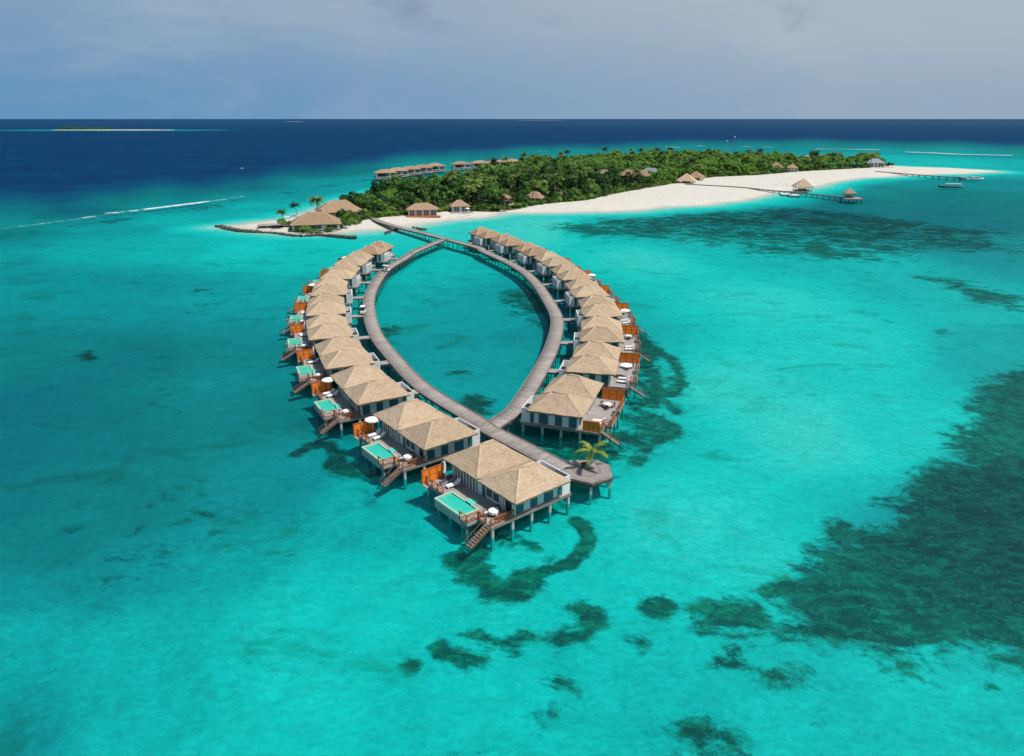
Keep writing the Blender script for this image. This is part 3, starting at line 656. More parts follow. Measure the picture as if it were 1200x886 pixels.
        for k in range(3): st.box(X(4.95+k*.38), X(5.3+k*.38), -.68, .58, DZ+.005, DZ+.07)
        st.build('pool_step', M['poolstep'], b_)
        for b in (-1.95, .65, 3.2): p = MB(); p.box(X(8.25)-.18, X(8.25)+.18, b-.18, b+.18, -1.95, .42); p.build('post', M['post'], V)
        pf = MB(); pf.box(X(7.35), X(9.05), -3.85, -2.26, DZ-.12, DZ-.02); pf.box(X(7.35), X(9.05), -3.9, -3.8, DZ-.4, DZ-.125); pf.box(X(8.95), X(9.06), -3.8, -2.26, DZ-.4, DZ-.125); pf.build('side_platform', M['deck'], V)
        p = MB(); p.box(X(8.85)-.12, X(8.85)+.12, -3.6, -3.36, -1.95, DZ-.13); p.build('post', M['beam'], V)
        railing(V, (X(9.0), -3.78), (X(7.4), -3.78)); railing(V, (X(8.98), -3.7), (X(8.98), -2.3)); railing(V, (X(7.28), -3.85), (X(7.28), -5.2)); railing(V, (X(7.25), -6.15), (X(3.85), -6.15))
        railing(V, (X(7.28), 3.65), (X(7.28), 7.4))
        screen(V, (X(4.5), 7.5), (X(7.9), 7.5))
        e = MB(); e.box(X(7.35), X(8.0), 6.4, 7.6, DZ-.14, DZ-.002); e.build('deck_corner', M['deck'], V)
        stairs(V, sg, 7.4, -5.72, DZ-.05, 10.9, -.55)
    else:
        railing(V, (X(7.08), -6.15), (X(7.08), -3.4)) ; railing(V, (X(8.18), -3.2), (X(8.18), .55)); railing(V, (X(8.18), 2.95), (X(8.18), 7.4))
        railing(V, (X(7.1), -3.25), (X(8.1), -3.25))
        screen(V, (X(4.4), 7.5), (X(8.2), 7.5))
        for b in (-3.1, .4, 3.1, 7.35): p = MB(); p.box(X(8.05)-.14, X(8.05)+.14, b-.14, b+.14, -1.95, DZ-.36); p.build('post', M['post'], V)
        stairs(V, sg, 7.2, -5.75, DZ-.05, 10.6, -.5)
    return V

# ridge marks surveyed for the near and the far roof of every villa
LEFT = [((617.6,543.9),(570.5,518.4)),((517,490.5),(479.4,469.3)),((441.5,445.6),(422.7,427)),((405.4,408.4),(399.3,394.4)),((386,378.5),(383.4,366.7)),((382,353.3),(382,343.4)),((386.7,332.4),(386.5,324)),((394.5,314.8),(404,307.6)),((409.4,300),(420,294.4)),((432.5,288),(446,282.5))]
RIGHT = [((652.7,460.4),(673,438.8)),((695,416.4),(697.5,399.8)),((706,382.3),(703,369.9)),((706,355.1),(699.2,345.3)),((692.5,334.4),(681,325.2)),((674.3,315.6),(663.7,308.5)),((655,300.8),(642.6,294.7)),((630,289.3),(618.6,284.1)),((601.4,278.4),(590.8,274)),((576.4,270.1),(563,266.3))]
def row_frames(rows):
    ms = []; own = []
    for f, b in rows:
        p, q = P(*f, 6.5), P(*b, 6.5); ms.append(Vector(((p[0]+q[0])/2, (p[1]+q[1])/2))); own.append(Vector(q)-Vector(p))
    sm = [m.copy() for m in ms]
    for i in range(1, len(ms)-1): sm[i] = ms[i]*.6+(ms[i-1]+ms[i+1])*.2
    out = []
    for i, m in enumerate(ms):
        t = sm[min(i+1, len(ms)-1)]-sm[max(i-1, 0)]; t = t.normalized()*.6+own[i].normalized()*.4
        if i in (0, len(ms)-1): t = (sm[i]-sm[i-1] if i else sm[1]-sm[0]).normalized()*.35+own[i].normalized()*.65
        out.append((ms[i]*.85+sm[i]*.15, math.atan2(t.y, t.x)))
    return out
FL, FR = row_frames(LEFT), row_frames(RIGHT)
FR[0] = (FR[0][0], R(71)); FL[0] = (FL[0][0], R(129.5))
ORD = ['nearest', 'second', 'third', 'fourth', 'fifth', 'sixth', 'seventh', 'eighth', 'ninth', 'farthest']
umbL = ['closed', 'open', 'open', 'closed', 'closed', None, 'open', 'closed', 'open', None]
umbR = [None, 'open', None, 'open', None, 'open', None, None, None, None]
wordL = {'closed': 'and a furled white parasol', 'open': 'and an open white parasol', None: 'and no parasol'}

def make_lounger(navy=False):
    L = thing('sun_lounger', 'x', 'sun lounger')
    m = MB()
    m.box(-1.0, 1.0, -.36, .36, .26, .32)
    m.build('frame', M['frame'], L)
    for x in (-.85, .85):
        for y in (-.3, .3): p = MB(); p.box(x-.035, x+.035, y-.035, y+.035, 0, .26); p.build('leg', M['frame'], L)
    c = MB(); c.box(-.38, 1.0, -.33, .33, .325, .43); c.build('cushion', M['navy' if navy else 'cushion'], L, bevel=.03)
    b = MB(); b.bar((-.38, 0, .37), (-1.02, 0, .82), .66, .11); b.build('backrest', M['navy' if navy else 'cushion'], L)
    return L
def make_parasol(open_):
    U = thing('parasol', 'x', 'parasol')
    b = MB(); b.lathe((0, 0, 0), [(.01, 0), (.34, 0), (.34, .08), (.06, .12), (.01, .12)], 12); b.build('base', M['metal'], U)
    p = MB(); p.tube([(0, 0, .1), (0, 0, 2.55)], [.03, .03], 6); p.build('pole', M['frame'], U)
    if open_:
        c = MB(); n = 8; top = [(0, 0, 2.72)]; rim = []
        vs = [(0, 0, 2.72)]
        for r, z in ((.6, 2.58), (1.15, 2.36), (1.15, 2.22)):
            for k in range(n*2):
                s = 1 if k % 2 == 0 else .94; vs.append((r*s*math.cos(k*math.pi/n), r*s*math.sin(k*math.pi/n), z))
        N = n*2; fs = [(0, 1+k, 1+(k+1) % N) for k in range(N)]
        for j in range(2):
            for k in range(N): a, b_ = 1+j*N+k, 1+j*N+(k+1) % N; fs.append((a, b_, b_+N, a+N))
        c.add(vs, fs); o = c.build('canopy', M['canvas'], U)
        r = MB()
        for k in range(n): a = k*2*math.pi/n; r.bar((0, 0, 2.1), (1.08*math.cos(a), 1.08*math.sin(a), 2.36), .025)
        r.build('ribs', M['metal'], o)
    else:
        c = MB(); c.lathe((0, 0, 0), [(.02, 2.75), (.1, 2.6), (.16, 2.2), (.21, 1.6), (.30, 1.12), (.22, 1.1), (.05, 1.3)], 9); c.build('canopy', M['canvas'], U)
    return U
def make_table(n=3):
    T = thing('dining_table', 'x', 'table')
    t = MB(); t.lathe((0, 0, 0), [(.01, .74), (.62, .74), (.64, .70), (.66, .42), (.63, .42), (.60, .69)], 10); t.build('tablecloth', M['cushion'], T)
    l = MB(); l.lathe((0, 0, 0), [(.01, 0), (.3, 0), (.3, .05), (.05, .08), (.05, .7)], 8); l.build('pedestal', M['rattan'], T); return T
def make_chair():
    c = thing('deck_chair', 'x', 'chair')
    s = MB(); s.box(-.27, .27, -.27, .27, .36, .43); s.build('seat', M['rattan'], c)
    for x in (-.24, .24):
        for y in (-.24, .24): l = MB(); l.box(x-.03, x+.03, y-.03, y+.03, 0, .36); l.build('leg', M['rattan'], c)
    b = MB(); b.bar((-.26, -.26, .65), (-.26, .26, .65), .06, .5); b.build('backrest', M['rattan'], c)
    for y in (-.27, .27): a = MB(); a.bar((-.26, y, .62), (.26, y, .62), .05, .05); a.build('armrest', M['rattan'], c)
    q = MB(); q.box(-.22, .24, -.22, .22, .435, .52); q.build('cushion', M['cushion'], c, bevel=.02); return c
def make_daybed():
    D = thing('low_table', 'x', 'table'); t = MB(); t.box(-.8, .8, -.5, .5, .3, .38); t.build('table_top', M['brown'], D)
    for x in (-.7, .7):
        for y in (-.4, .4): l = MB(); l.box(x-.04, x+.04, y-.04, y+.04, 0, .3); l.build('leg', M['brown'], D)
    return D

protoV = {('pool', False): make_villa('pool'), ('deck', False): make_villa('deck'), ('pool', True): make_villa('pool', True), ('deck', True): make_villa('deck', True)}
proto = {'lounger': make_lounger(), 'lounger_n': make_lounger(True), 'open': make_parasol(True), 'closed': make_parasol(False), 'table': make_table(), 'chair': make_chair(), 'low': make_daybed()}
used = set()
def place(key, loc, rz, label, group, src=proto):
    o = src[key]
    if id(o) in used: o = copy_tree(o)
    used.add(id(src[key]))
    o.location = loc; o.rotation_euler = (0, 0, rz); o['label'] = label; o['group'] = group; return o
for side, FS in (('left', FL), ('right', FR)):
    sg = -1 if side == 'left' else 1; kind = 'pool' if side == 'left' else 'deck'
    for i, (c, t) in enumerate(FS):
        old = (side == 'left' and i >= 9) or (side == 'right' and i >= 7)
        rz = t-math.pi/2
        if side == 'left': lab = f'{ORD[i]} thatched water villa of the left curve, {wordL[umbL[i]]}'
        else: lab = f'{ORD[i]} thatched water villa of the right curve, with orange screened timber deck' if i else 'nearest thatched water villa of the right curve, with timber screens at both deck ends'
        v = place((kind, old), (c.x, c.y, 0), rz, lab, f'water villas along the {side} curve of the boardwalk', protoV)
        if side == 'right' and i == 0: near_right = v
        def put(key, a, b, r, label, group):
            x, y = sg*a, b; w = Vector((c.x+math.cos(rz)*x-math.sin(rz)*y, c.y+math.sin(rz)*x+math.cos(rz)*y, DZ+.004))
            # local angle r is measured from the seaward direction
            ang = rz+(0 if sg > 0 else math.pi)+(r if sg > 0 else -r)
            return place(key, w, ang, label, group)
        where = f'{ORD[i]} {side} curve villa deck'
        jit = lambda s=.18: random.uniform(-s, s)
        if side == 'left':
            put('lounger', 5.3+jit(), 4.5+jit(), jit(), f'white sun lounger nearer the pool, {where}', 'sun loungers on the villa decks')
            put('lounger_n' if i % 3 == 0 else 'lounger', 5.5+jit(), 5.75+jit(), jit(), ('dark blue' if i % 3 == 0 else 'white')+f' sun lounger beside the orange screen, {where}', 'sun loungers on the villa decks')
            if umbL[i]: put(umbL[i], 5.2 if umbL[i] == 'open' else 4.9, 6.7, jit(.5), ('open' if umbL[i] == 'open' else 'furled')+f' white parasol by the orange screen on the {where}', 'parasols on the villa decks')
            tb, ta = -4.35, 5.5
        else:
            put('lounger', 5.9+jit(), -4.3+jit(), math.pi+jit(), f'white sun lounger nearer the sea stair, {where}', 'sun loungers on the villa decks')
            put('lounger', 5.9+jit(), -2.5+jit(), math.pi+jit(), f'white sun lounger farther from the sea stair, {where}', 'sun loungers on the villa decks')
            if i == 0: put('low', 5.9, -3.4, 0, 'low reddish brown table between white loungers on the nearest right curve deck', 'low tables')
            if umbR[i]: put('open', 6.1, -.9, 0, f'open white parasol over the {where}', 'parasols on the villa decks')
            tb, ta = 3.9, 6.1
        put('table', ta, tb, 0, f'round table under white cloth on the {where}', 'dining tables on the villa decks')
        for k, (r, wd) in enumerate(((.5, 'seaward'), (2.7, 'landward'), (-1.5, 'in front'))):
            put('chair', ta+.95*math.cos(r), tb+.95*math.sin(r), r+math.pi, f'dark chair {wd} of the round table, {where}', 'chairs round the deck tables')
screen(near_right, (4.45, -6.12), (6.9, -6.12), h=1.6, m='orange')
for d in (protoV, proto):
    for o in d.values(): assert id(o) in used, o.name
# ------------------------------------------------------------------ boardwalk: two curved arms, the near stem and the bridge to the beach
def catmull(pts, step=1.0):
    P_ = [Vector(p) for p in pts]; P_ = [2*P_[0]-P_[1]]+P_+[2*P_[-1]-P_[-2]]; out = []
    for i in range(1, len(P_)-2):
        n = max(2, int((P_[i+1]-P_[i]).length/step))
        for k in range(n):
            t = k/n; a, b, c, d = P_[i-1:i+3]
            out.append(.5*((2*b)+(c-a)*t+(2*a-5*b+4*c-d)*t*t+(3*b-a-3*c+d)*t**3))
    out.append(P_[-2]); return out
def offs(FS, sg, k=9.75):
    return [c+Vector((math.sin(t), -math.cos(t)))*(-sg*k) for c, t in FS]
def walkway(name, label, pts, w, zs=None, stride=3.0, z=DZ+.1, mt='walk', cat='boardwalk', low=-1.95, kerb=True, group=None, legw=.2):
    path = catmull(pts); B = thing(name, label, cat, (path[0].x, path[0].y, 0)); org = path[0].copy()
    if group: B['group'] = group
    L = [0]
    for i in range(1, len(path)): L.append(L[-1]+(path[i]-path[i-1]).length)
    N = []
    for i in range(len(path)):
        d = (path[min(i+1, len(path)-1)]-path[max(i-1, 0)]).normalized(); N.append(Vector((-d.y, d.x)))
    zf = (lambda s: z) if zs is None else zs
    V = []; U = []; F = []
    for i, p in enumerate(path):
        for s in (-1, 1):
            q = p+N[i]*(s*w/2)-org; V.append((q.x, q.y, zf(L[i]))); U.append((L[i], s*w/2))
        for s in (-1, 1):
            q = p+N[i]*(s*w/2)-org; V.append((q.x, q.y, zf(L[i])-.16)); U.append((L[i], s*w/2))
    for i in range(len(path)-1):
        a, b = i*4, i*4+4
        F += [(a, a+1, b+1, b), (a+2, b+2, b+3, a+3), (a, b, b+2, a+2), (a+1, a+3, b+3, b+1)]
    F += [(0, 2, 3, 1), (len(V)-4, len(V)-3, len(V)-1, len(V)-2)]
    raw_mesh('planking', V, F, M[mt], B, uvs=U)
    if kerb:
        for s in (-1, 1):
            k = MB()
            pp = [Vector((*(path[i]+N[i]*(s*(w/2-.07))-org), zf(L[i])+.05)) for i in range(0, len(path), 2)]
            for a, b in zip(pp, pp[1:]): k.bar(a, b, .13, .11)
            k.build('edge_beam', M['beam'], B)
            k = MB()
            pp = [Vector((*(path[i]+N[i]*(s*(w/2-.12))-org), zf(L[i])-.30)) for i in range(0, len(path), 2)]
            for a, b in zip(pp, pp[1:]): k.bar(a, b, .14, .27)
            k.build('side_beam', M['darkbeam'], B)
    n = int(L[-1]/stride)
    for j in range(n+1):
        s = (j+.5)*stride
        if s > L[-1]-.3: break
        i = min(range(len(L)), key=lambda i: abs(L[i]-s)); c = path[i]-org; nn = N[i]; zz = zf(L[i])-.3
        t = MB()
        for sd_ in (-1, 1):
            q = c+nn*(sd_*(w/2-.28)); t.bar((q.x, q.y, low), (q.x, q.y, zz), legw)
        a, b = c+nn*(w/2+.12), c-nn*(w/2+.12); t.bar((a.x, a.y, zz-.12), (b.x, b.y, zz-.12), .2, .26)
        t.build('trestle', M['beam'], B)
    return B
PL, PR = offs(FL, -1), offs(FR, 1)
J = Vector((-3.6, 98.2))                                      # where the arms meet, near end
walkway('boardwalk', 'left curving arm of the plank boardwalk, running on to the near end platform', [(7.0, 85.3), (1.9, 91.6), J]+[p for p in PL[1:]]+[(-34.9, 250), (-30.5, 266), (-26.8, 277.6)], 3.05)
walkway('boardwalk', 'right curving arm of the plank boardwalk, meeting the left arm at both ends', [(-4.2, 97.6), (-1.7, 101.8), (.8, 107.0)]+PR[1:-1]+[(-12.5, 259.5), (-25.6, 278.5)], 3.05, z=DZ+.085)
walkway('beach_bridge', 'straight plank bridge on posts from the boardwalk eye to the white beach', [(-26.2, 279.4), (-36, 293.5), (-48.5, 310), (-60, 328), (-66, 341)], 3.1, zs=lambda s: DZ+.093, cat='bridge')

# octagonal end platform with its palm
octo = [(6.3,86.2),(7.1,82.7),(10.3,81.1),(13.2,82.8),(13.3,86.2),(11.8,87.8),(8.1,87.8)]
oc = Vector((sum(p[0] for p in octo)/7, sum(p[1] for p in octo)/7)); OP = thing('end_platform', 'many sided grey plank platform with potted palm at the near boardwalk end', 'platform', (oc.x, oc.y, 0))
V = []; F = []; U = []
for i in range(7):
    a, b = Vector(octo[i])-oc, Vector(octo[(i+1) % 7])-oc; e = (b-a).normalized(); nrm = Vector((-e.y, e.x)); n = len(V)
    for p, z in ((Vector((0, 0)), DZ+.094), (a, DZ+.094), (b, DZ+.094)): V.append((p.x, p.y, z)); U.append((p.dot(e), p.dot(nrm)))
    F.append((n, n+1, n+2))
raw_mesh('planking', V, F, M['octo'], OP, uvs=U)
k = MB(); k.prism([tuple(Vector(p)-oc) for p in octo], DZ-.12, DZ+.086)
k.build('platform_base', M['beam'], OP)
for i in range(7):
    a, b = Vector(octo[i])-oc, Vector(octo[(i+1) % 7])-oc
    k = MB(); k.bar((a.x, a.y, DZ-.28), (b.x, b.y, DZ-.28), .18, .3); k.build('edge_beam', M['darkbeam'], OP)
    q = a*.93; k = MB(); k.bar((q.x, q.y, -1.95), (q.x, q.y, DZ-.3), .32); k.build('post', M['post'], OP)
TP = Vector((10.6, 85.4))
pt = thing('planter', 'round pale stone planter pot on the near end platform', 'planter', (TP.x+.15, TP.y-.1, DZ+.06))
k = MB(); k.lathe((0, 0, 0), [(.01, 0), (.36, 0), (.52, .25), (.55, .6), (.48, .6), (.45, .5), (.01, .5)], 14); k.build('pot', M['pot'], pt, smooth=True)

# ------------------------------------------------------------------ vegetation builders
def leaf_quads(C, Nn, size, rng):
    """one little leaf spray per point, roughly facing Nn"""
    n = len(C); Nn = Nn+rng.normal(0, .45, (n, 3)); Nn /= np.linalg.norm(Nn, axis=1)[:, None]
    r = rng.normal(0, 1, (n, 3)); U = np.cross(Nn, r); U /= np.linalg.norm(U, axis=1)[:, None]; Wv = np.cross(Nn, U)
    s = size*rng.uniform(.6, 1.3, (n, 1)); w = s*rng.uniform(.45, .8, (n, 1))
    V = np.stack([C-U*s, C-Wv*w*.9+U*s*.1, C+U*s, C+Wv*w*1.1-U*s*.1], 1).reshape(-1, 3)
    return V, np.arange(4*n).reshape(-1, 4)
def crown_pts(rng, rad, h, z0, n, clumps):
    cs = []
    for _ in range(clumps):
        a = rng.uniform(0, 2*math.pi); q = math.sqrt(rng.uniform(0, 1))*.68*rad; zz = z0+h*(.30+.42*(1-(q/rad)**1.5))*rng.uniform(.75, 1.2)
        cs.append((q*math.cos(a), q*math.sin(a), zz, rad*rng.uniform(.26, .46)))
    C = []; Nn = []
    tot = sum(c[3]**2 for c in cs)
    for x, y, z, r in cs:
        k = int(n*r*r/tot)+3; d = rng.normal(0, 1, (k, 3)); d /= np.linalg.norm(d, axis=1)[:, None]; d[:, 2] = np.abs(d[:, 2])*1.1-.35*(rng.uniform(0, 1, k) < .35)
        d /= np.linalg.norm(d, axis=1)[:, None]
        C.append(np.array([x, y, z])+d*r*np.array([1, 1, .72])*rng.uniform(.75, 1.12, (k, 1))); Nn.append(d+np.array([0, 0, .25]))
    return np.concatenate(C), np.concatenate(Nn), cs
def make_tree(seed, rad, h, n, clumps, m='leaf', leaf=.42, name='broadleaf_tree', cat='tree'):
    rng = np.random.default_rng(seed); T = thing(name, 'x', cat)
    C, Nn, cs = crown_pts(rng, rad, h, 0, n, clumps)
    V, Fq = leaf_quads(C, Nn, leaf, rng); raw_mesh('crown', V, Fq, M[m], T)
    t = MB(); zc = h*.45
    t.tube([(0, 0, -.3), (rng.uniform(-.2, .2), rng.uniform(-.2, .2), zc*.6), (0, 0, zc)], [.28, .2, .15], 6)
    for x, y, z, r in cs[:6]: t.tube([(0, 0, zc*.7), (x*.5, y*.5, z*.75), (x, y, z)], [.13, .08, .03], 5, cap=False)
    t.build('trunk', M['trunk'], T); return T
def frond(m, L, droop, az, el, nleaf, base, rng, lw=.06, ll=.55):
    """arching midrib with hanging leaflets"""
    pts = []; p = np.array(base, float); a = el; step = L/8
    for i in range(9):
        pts.append(p.copy()); p = p+step*np.array([math.cos(az)*math.cos(a), math.sin(az)*math.cos(a), math.sin(a)]); a -= droop*(.5+i/8)
    V = []; F = []
    side = np.array([-math.sin(az), math.cos(az), 0])
    for k in range(nleaf):
        t = .12+.86*k/(nleaf-1); i = min(int(t*8), 7); f = t*8-i; c = pts[i]*(1-f)+pts[i+1]*f; d = pts[i+1]-pts[i]; d /= np.linalg.norm(d)
        l = ll*math.sin(math.pi*min(.97, .18+t*.78))**.7*rng.uniform(.85, 1.15)
        for s in (-1, 1):
            tip = c+side*s*l*.86+d*l*.42-np.array([0, 0, l*rng.uniform(.25, .6)])
            n = len(V); V += [c-d*lw, c+d*lw, tip+d*lw*.4, tip-d*lw*.4]; F.append((n, n+1, n+2, n+3))
    n = len(m[0]); m[0].extend(V); m[1].extend([tuple(q+n for q in f) for f in F])
    rib = []
    for i in range(8):
        w = .05*(1-i/8)+.012; a_, b_ = pts[i], pts[i+1]; n = len(m[0]); m[0].extend([a_-side*w, a_+side*w, b_+side*w*.85, b_-side*w*.85]); m[1].append((n, n+1, n+2, n+3))
def make_palm(seed, h, L, nf, lean=.8, m='frond', nleaf=14, ll=.6, lw=.09, r0=.2, name='palm_tree', droop=.16):
    rng = np.random.default_rng(seed); T = thing(name, 'x', 'palm tree')
    a = rng.uniform(0, 6.28); pts = [(lean*math.cos(a)*t**2, lean*math.sin(a)*t**2, h*t-.2*(t == 0)) for t in (0, .25, .5, .75, 1)]
    t_ = MB(); t_.tube(pts, [r0*1.3, r0, r0*.85, r0*.75, r0*.7], 7); t_.build('trunk', M['ptrunk'], T)
    mm = ([], [])
    for k in range(nf):
        lay = k/nf; frond(mm, L*rng.uniform(.85, 1.1), droop*rng.uniform(.8, 1.25), k*2.39996+rng.uniform(-.2, .2), 1.15-1.35*lay+rng.uniform(-.1, .1), nleaf, pts[-1], rng, lw, ll)
    raw_mesh('crown', np.array(mm[0]), np.array(mm[1]), M[m], T); return T
np_ = make_palm(14, 2.7, 3.1, 10, .3, 'frond_near', 30, .5, .05, .10, droop=.24)
np_.location = (TP.x, TP.y, DZ+.1); tag(np_, 'small yellow green coconut palm growing out of the near end platform', 'palm tree')
sh = make_tree(31, .62, 1.0, 260, 6, 'bush', .13, 'potted_shrub', 'shrub'); sh.location = (TP.x-1.0, TP.y+.1, DZ+.06); tag(sh, 'round green shrub beside the planter on the near end platform', 'shrub')

# ------------------------------------------------------------------ golf carts and people on the boardwalk
def make_cart():
    c = thing('golf_cart', 'x', 'golf cart')
    b = MB(); b.box(-1.15, 1.15, -.58, .58, .28, .52); b.box(.62, 1.15, -.56, .56, .52, .80); b.box(-1.15, -.72, -.56, .56, .52, .86); b.build('body', M['cartw'], c, bevel=.05)
    for x in (-.75, .78):
        for y in (-.52, .52):
            w = MB(); w.tube([(x, y-.09, .22), (x, y+.09, .22)], [.22, .22], 12); o = w.build('wheel', M['rubber'], c)
    r = MB(); r.box(-1.0, .85, -.6, .6, 1.82, 1.9); r.build('roof', M['cartw'], c, bevel=.03)
    for x in (-.95, .8):
        for y in (-.52, .52): p = MB(); p.bar((x, y, .6), (x*.97, y, 1.82), .05); p.build('roof_post', M['metal'], c)
    for x in (-.35,): s = MB(); s.box(x-.25, x+.25, -.5, .5, .52, .72); s.bar((x-.28, -.5, .98), (x-.28, .5, .98), .1, .5); s.build('seat', M['rattan'], c)
    w = MB(); w.bar((.66, -.48, 1.3), (.66, .48, 1.3), .02, .8); w.build('windscreen', M['glass'], c)
    return c
def make_person(name_shirt='shirt'):
    me = bpy.data.meshes.new('person'); bm = bmesh.new()
    J_ = {'pel': (0, 0, .95), 'sp': (0, 0, 1.2), 'ch': (0, 0, 1.38), 'nk': (0, 0, 1.5), 'hd': (.01, 0, 1.62), 'tp': (.01, 0, 1.72), 'hl': (0, .1, .9), 'hr': (0, -.1, .9), 'kl': (.12, .11, .5), 'kr': (-.06, -.11, .5), 'al': (.1, .11, .08), 'ar': (-.2, -.11, .1), 'tl': (.24, .12, .03), 'tr': (-.08, -.12, .03), 'sl': (0, .19, 1.4), 'sr': (0, -.19, 1.4), 'el': (-.08, .25, 1.12), 'er': (.08, -.25, 1.12), 'wl': (.04, .26, .88), 'wr': (.26, -.24, .95)}
    Rr = {'pel': .14, 'sp': .13, 'ch': .15, 'nk': .06, 'hd': .1, 'tp': .08, 'hl': .09, 'hr': .09, 'kl': .06, 'kr': .06, 'al': .04, 'ar': .04, 'tl': .04, 'tr': .04, 'sl': .06, 'sr': .06, 'el': .04, 'er': .04, 'wl': .03, 'wr': .03}
    E = ['pel-sp', 'sp-ch', 'ch-nk', 'nk-hd', 'hd-tp', 'pel-hl', 'pel-hr', 'hl-kl', 'hr-kr', 'kl-al', 'kr-ar', 'al-tl', 'ar-tr', 'ch-sl', 'ch-sr', 'sl-el', 'sr-er', 'el-wl', 'er-wr']
    ks = list(J_); vs = {k: bm.verts.new(J_[k]) for k in ks}
    for e in E: a, b = e.split('-'); bm.edges.new((vs[a], vs[b]))
    bm.to_mesh(me); bm.free(); o = bpy.data.objects.new('person', me); COL.objects.link(o)
    sk = o.modifiers.new('Skin', 'SKIN')
    for i, k in enumerate(ks): me.skin_vertices[0].data[i].radius = (Rr[k], Rr[k])
    me.skin_vertices[0].data[0].use_root = True
    o.modifiers.new('Sub', 'SUBSURF').levels = 1; o.modifiers['Sub'].render_levels = 1
    dg = bpy.context.evaluated_depsgraph_get(); m2 = bpy.data.meshes.new_from_object(o.evaluated_get(dg)); o.modifiers.clear(); o.data = m2
    m2.materials.clear()
    for k in (name_shirt, 'trouser', 'skin'): m2.materials.append(M[k])
    for p in m2.polygons: z = p.center.z; p.material_index = 2 if z > 1.5 or abs(p.center.y) > .22 and z < 1.15 else (0 if z > .93 else 1)
    return o
def on_walk(px, py, z=DZ+.1): x, y = P(px, py, z); return (x, y, z+.005)
ca = make_cart(); ca.location = on_walk(425.5, 367.5); ca.rotation_euler = (0, 0, R(92)); tag(ca, 'white golf cart parked midway along the left curving boardwalk arm', group='golf carts on the boardwalk')
cb = copy_tree(ca); cb.location = on_walk(452, 318); cb.rotation_euler = (0, 0, R(160)); tag(cb, 'white golf cart farther along the left arm, near the island end', group='golf carts on the boardwalk')
pa = make_person(); pa.location = on_walk(450.5, 320.5); pa.rotation_euler = (0, 0, R(70)); tag(pa, 'person in white top and dark trousers walking beside the farther golf cart', 'person')
pb = pa.copy(); COL.objects.link(pb); pb.location = on_walk(483, 297.5); pb.rotation_euler = (0, 0, R(-100)); tag(pb, 'person in white walking alone near the far end of the left boardwalk arm', 'person')

# ------------------------------------------------------------------ island buildings
KEEP = []                                                  # footprints kept free of trees
def house(name, label, cat, at_, w, d, wh, rh, rz, roof='thatch_old', wall='white', base=1.0, over=.9, glass=3, group=None, deckm=None, open_=False, ridge=.45, proto_only=False):
    """hipped pavilion: w along local x, front towards local -y"""
    H = thing(name, label, cat, (at_[0], at_[1], base), rz, group)
    if not open_:
        m = MB(); m.box(-w/2, w/2, -d/2, d/2, -.4, wh); wl = m.build('wall', M[wall], H)
        if glass:
            for k in range(glass):
                c = -w/2+w*(k+.5)/glass; hw = w/glass*.33
                m = MB(); m.box(c-hw, c+hw, -d/2-.07, -d/2+.02, .15, wh-.35); gw = m.build('window', M['glass'], wl)
                m = MB(); m.box(c-.06, c+.06, -d/2-.12, -d/2-.06, .1, wh-.3); m.box(c-hw-.08, c+hw+.08, -d/2-.12, -d/2-.06, wh-.38, wh-.28); m.build('window_frame', M['frame'], gw)
        m = MB(); m.box(w/2-.02, w/2+.06, -.7, .7, 0, min(2.3, wh-.3)); m.build('door', M['brown'], wl)
    else:
        for x in np.linspace(-w/2+.3, w/2-.3, 4):
            for y in (-d/2+.3, d/2-.3): m = MB(); m.box(x-.14, x+.14, y-.14, y+.14, -1.2, wh); m.build('post', M['beam'], H)
        m = MB(); m.box(-w/2, w/2, -d/2, d/2, -.3, -.06); m.build('floor', M['deck'], H)
        m = MB(); m.box(-w*.25, w*.25, -.5, .9, -.06, 1.1); m.build('counter', M['brown'], H)
        railz = MB()
        for y in (-d/2+.15, d/2-.15): railz.bar((-w/2, y, .95), (w/2, y, .95), .08); railz.bar((-w/2, y, .5), (w/2, y, .5), .05)
        railz.build('railing', M['beam'], H)
    r = (w/2+over)-(d/2+over)
    r = max(r, 0)*(1 if ridge else 0) + (w*.02)
    hip_roof(H, 'roof', -w/2-over, w/2+over, -d/2-over, d/2+over, -r, r, 0, wh-.05, wh+rh, 1, roof, 'thatch_cap' if roof != 'greyroof' else 'greyroof', 'thatch_edge' if roof != 'greyroof' else 'greyroof', cuts=6)
    if deckm:
        m = MB(); m.box(-w/2-1.5, w/2+1.5, -d/2-4.2, -d/2-.1, -.25, .12); dk = m.build('terrace', M[deckm], H)
        for k in range(5): x = -w/2-1.3+(w+2.6)*k/4; m = MB(); m.bar((x, -d/2-4.05, .12), (x, -d/2-4.05, 1.0), .1); m.build('terrace_post', M[deckm], dk)
    if not proto_only: KEEP.append((at_[0], at_[1], max(w, d)/2+2.0))
    return H
def GP(x, y, z=1.3): return P(x, y, z)
house('restaurant', 'large low building with broad brown hip roof at the spit, nearer the rocks', 'building', GP(371, 265.5), 20, 13, 2.1, 4.5, R(14))
house('restaurant', 'large brown hip roofed building half hidden behind the spit building', 'building', GP(398, 253.5), 21, 15, 3.2, 4.8, R(18))
house('beach_villa', 'white walled beach villa with red brown terrace left of the beach furniture', 'villa', GP(495, 251), 14, 8, 3.0, 2.7, R(10), glass=4, deckm='rail')
house('beach_villa', 'small beach villa between trees with loungers in front', 'villa', GP(538.5, 246.8), 8.5, 7, 2.9, 2.8, R(14), glass=2, deckm='deck')
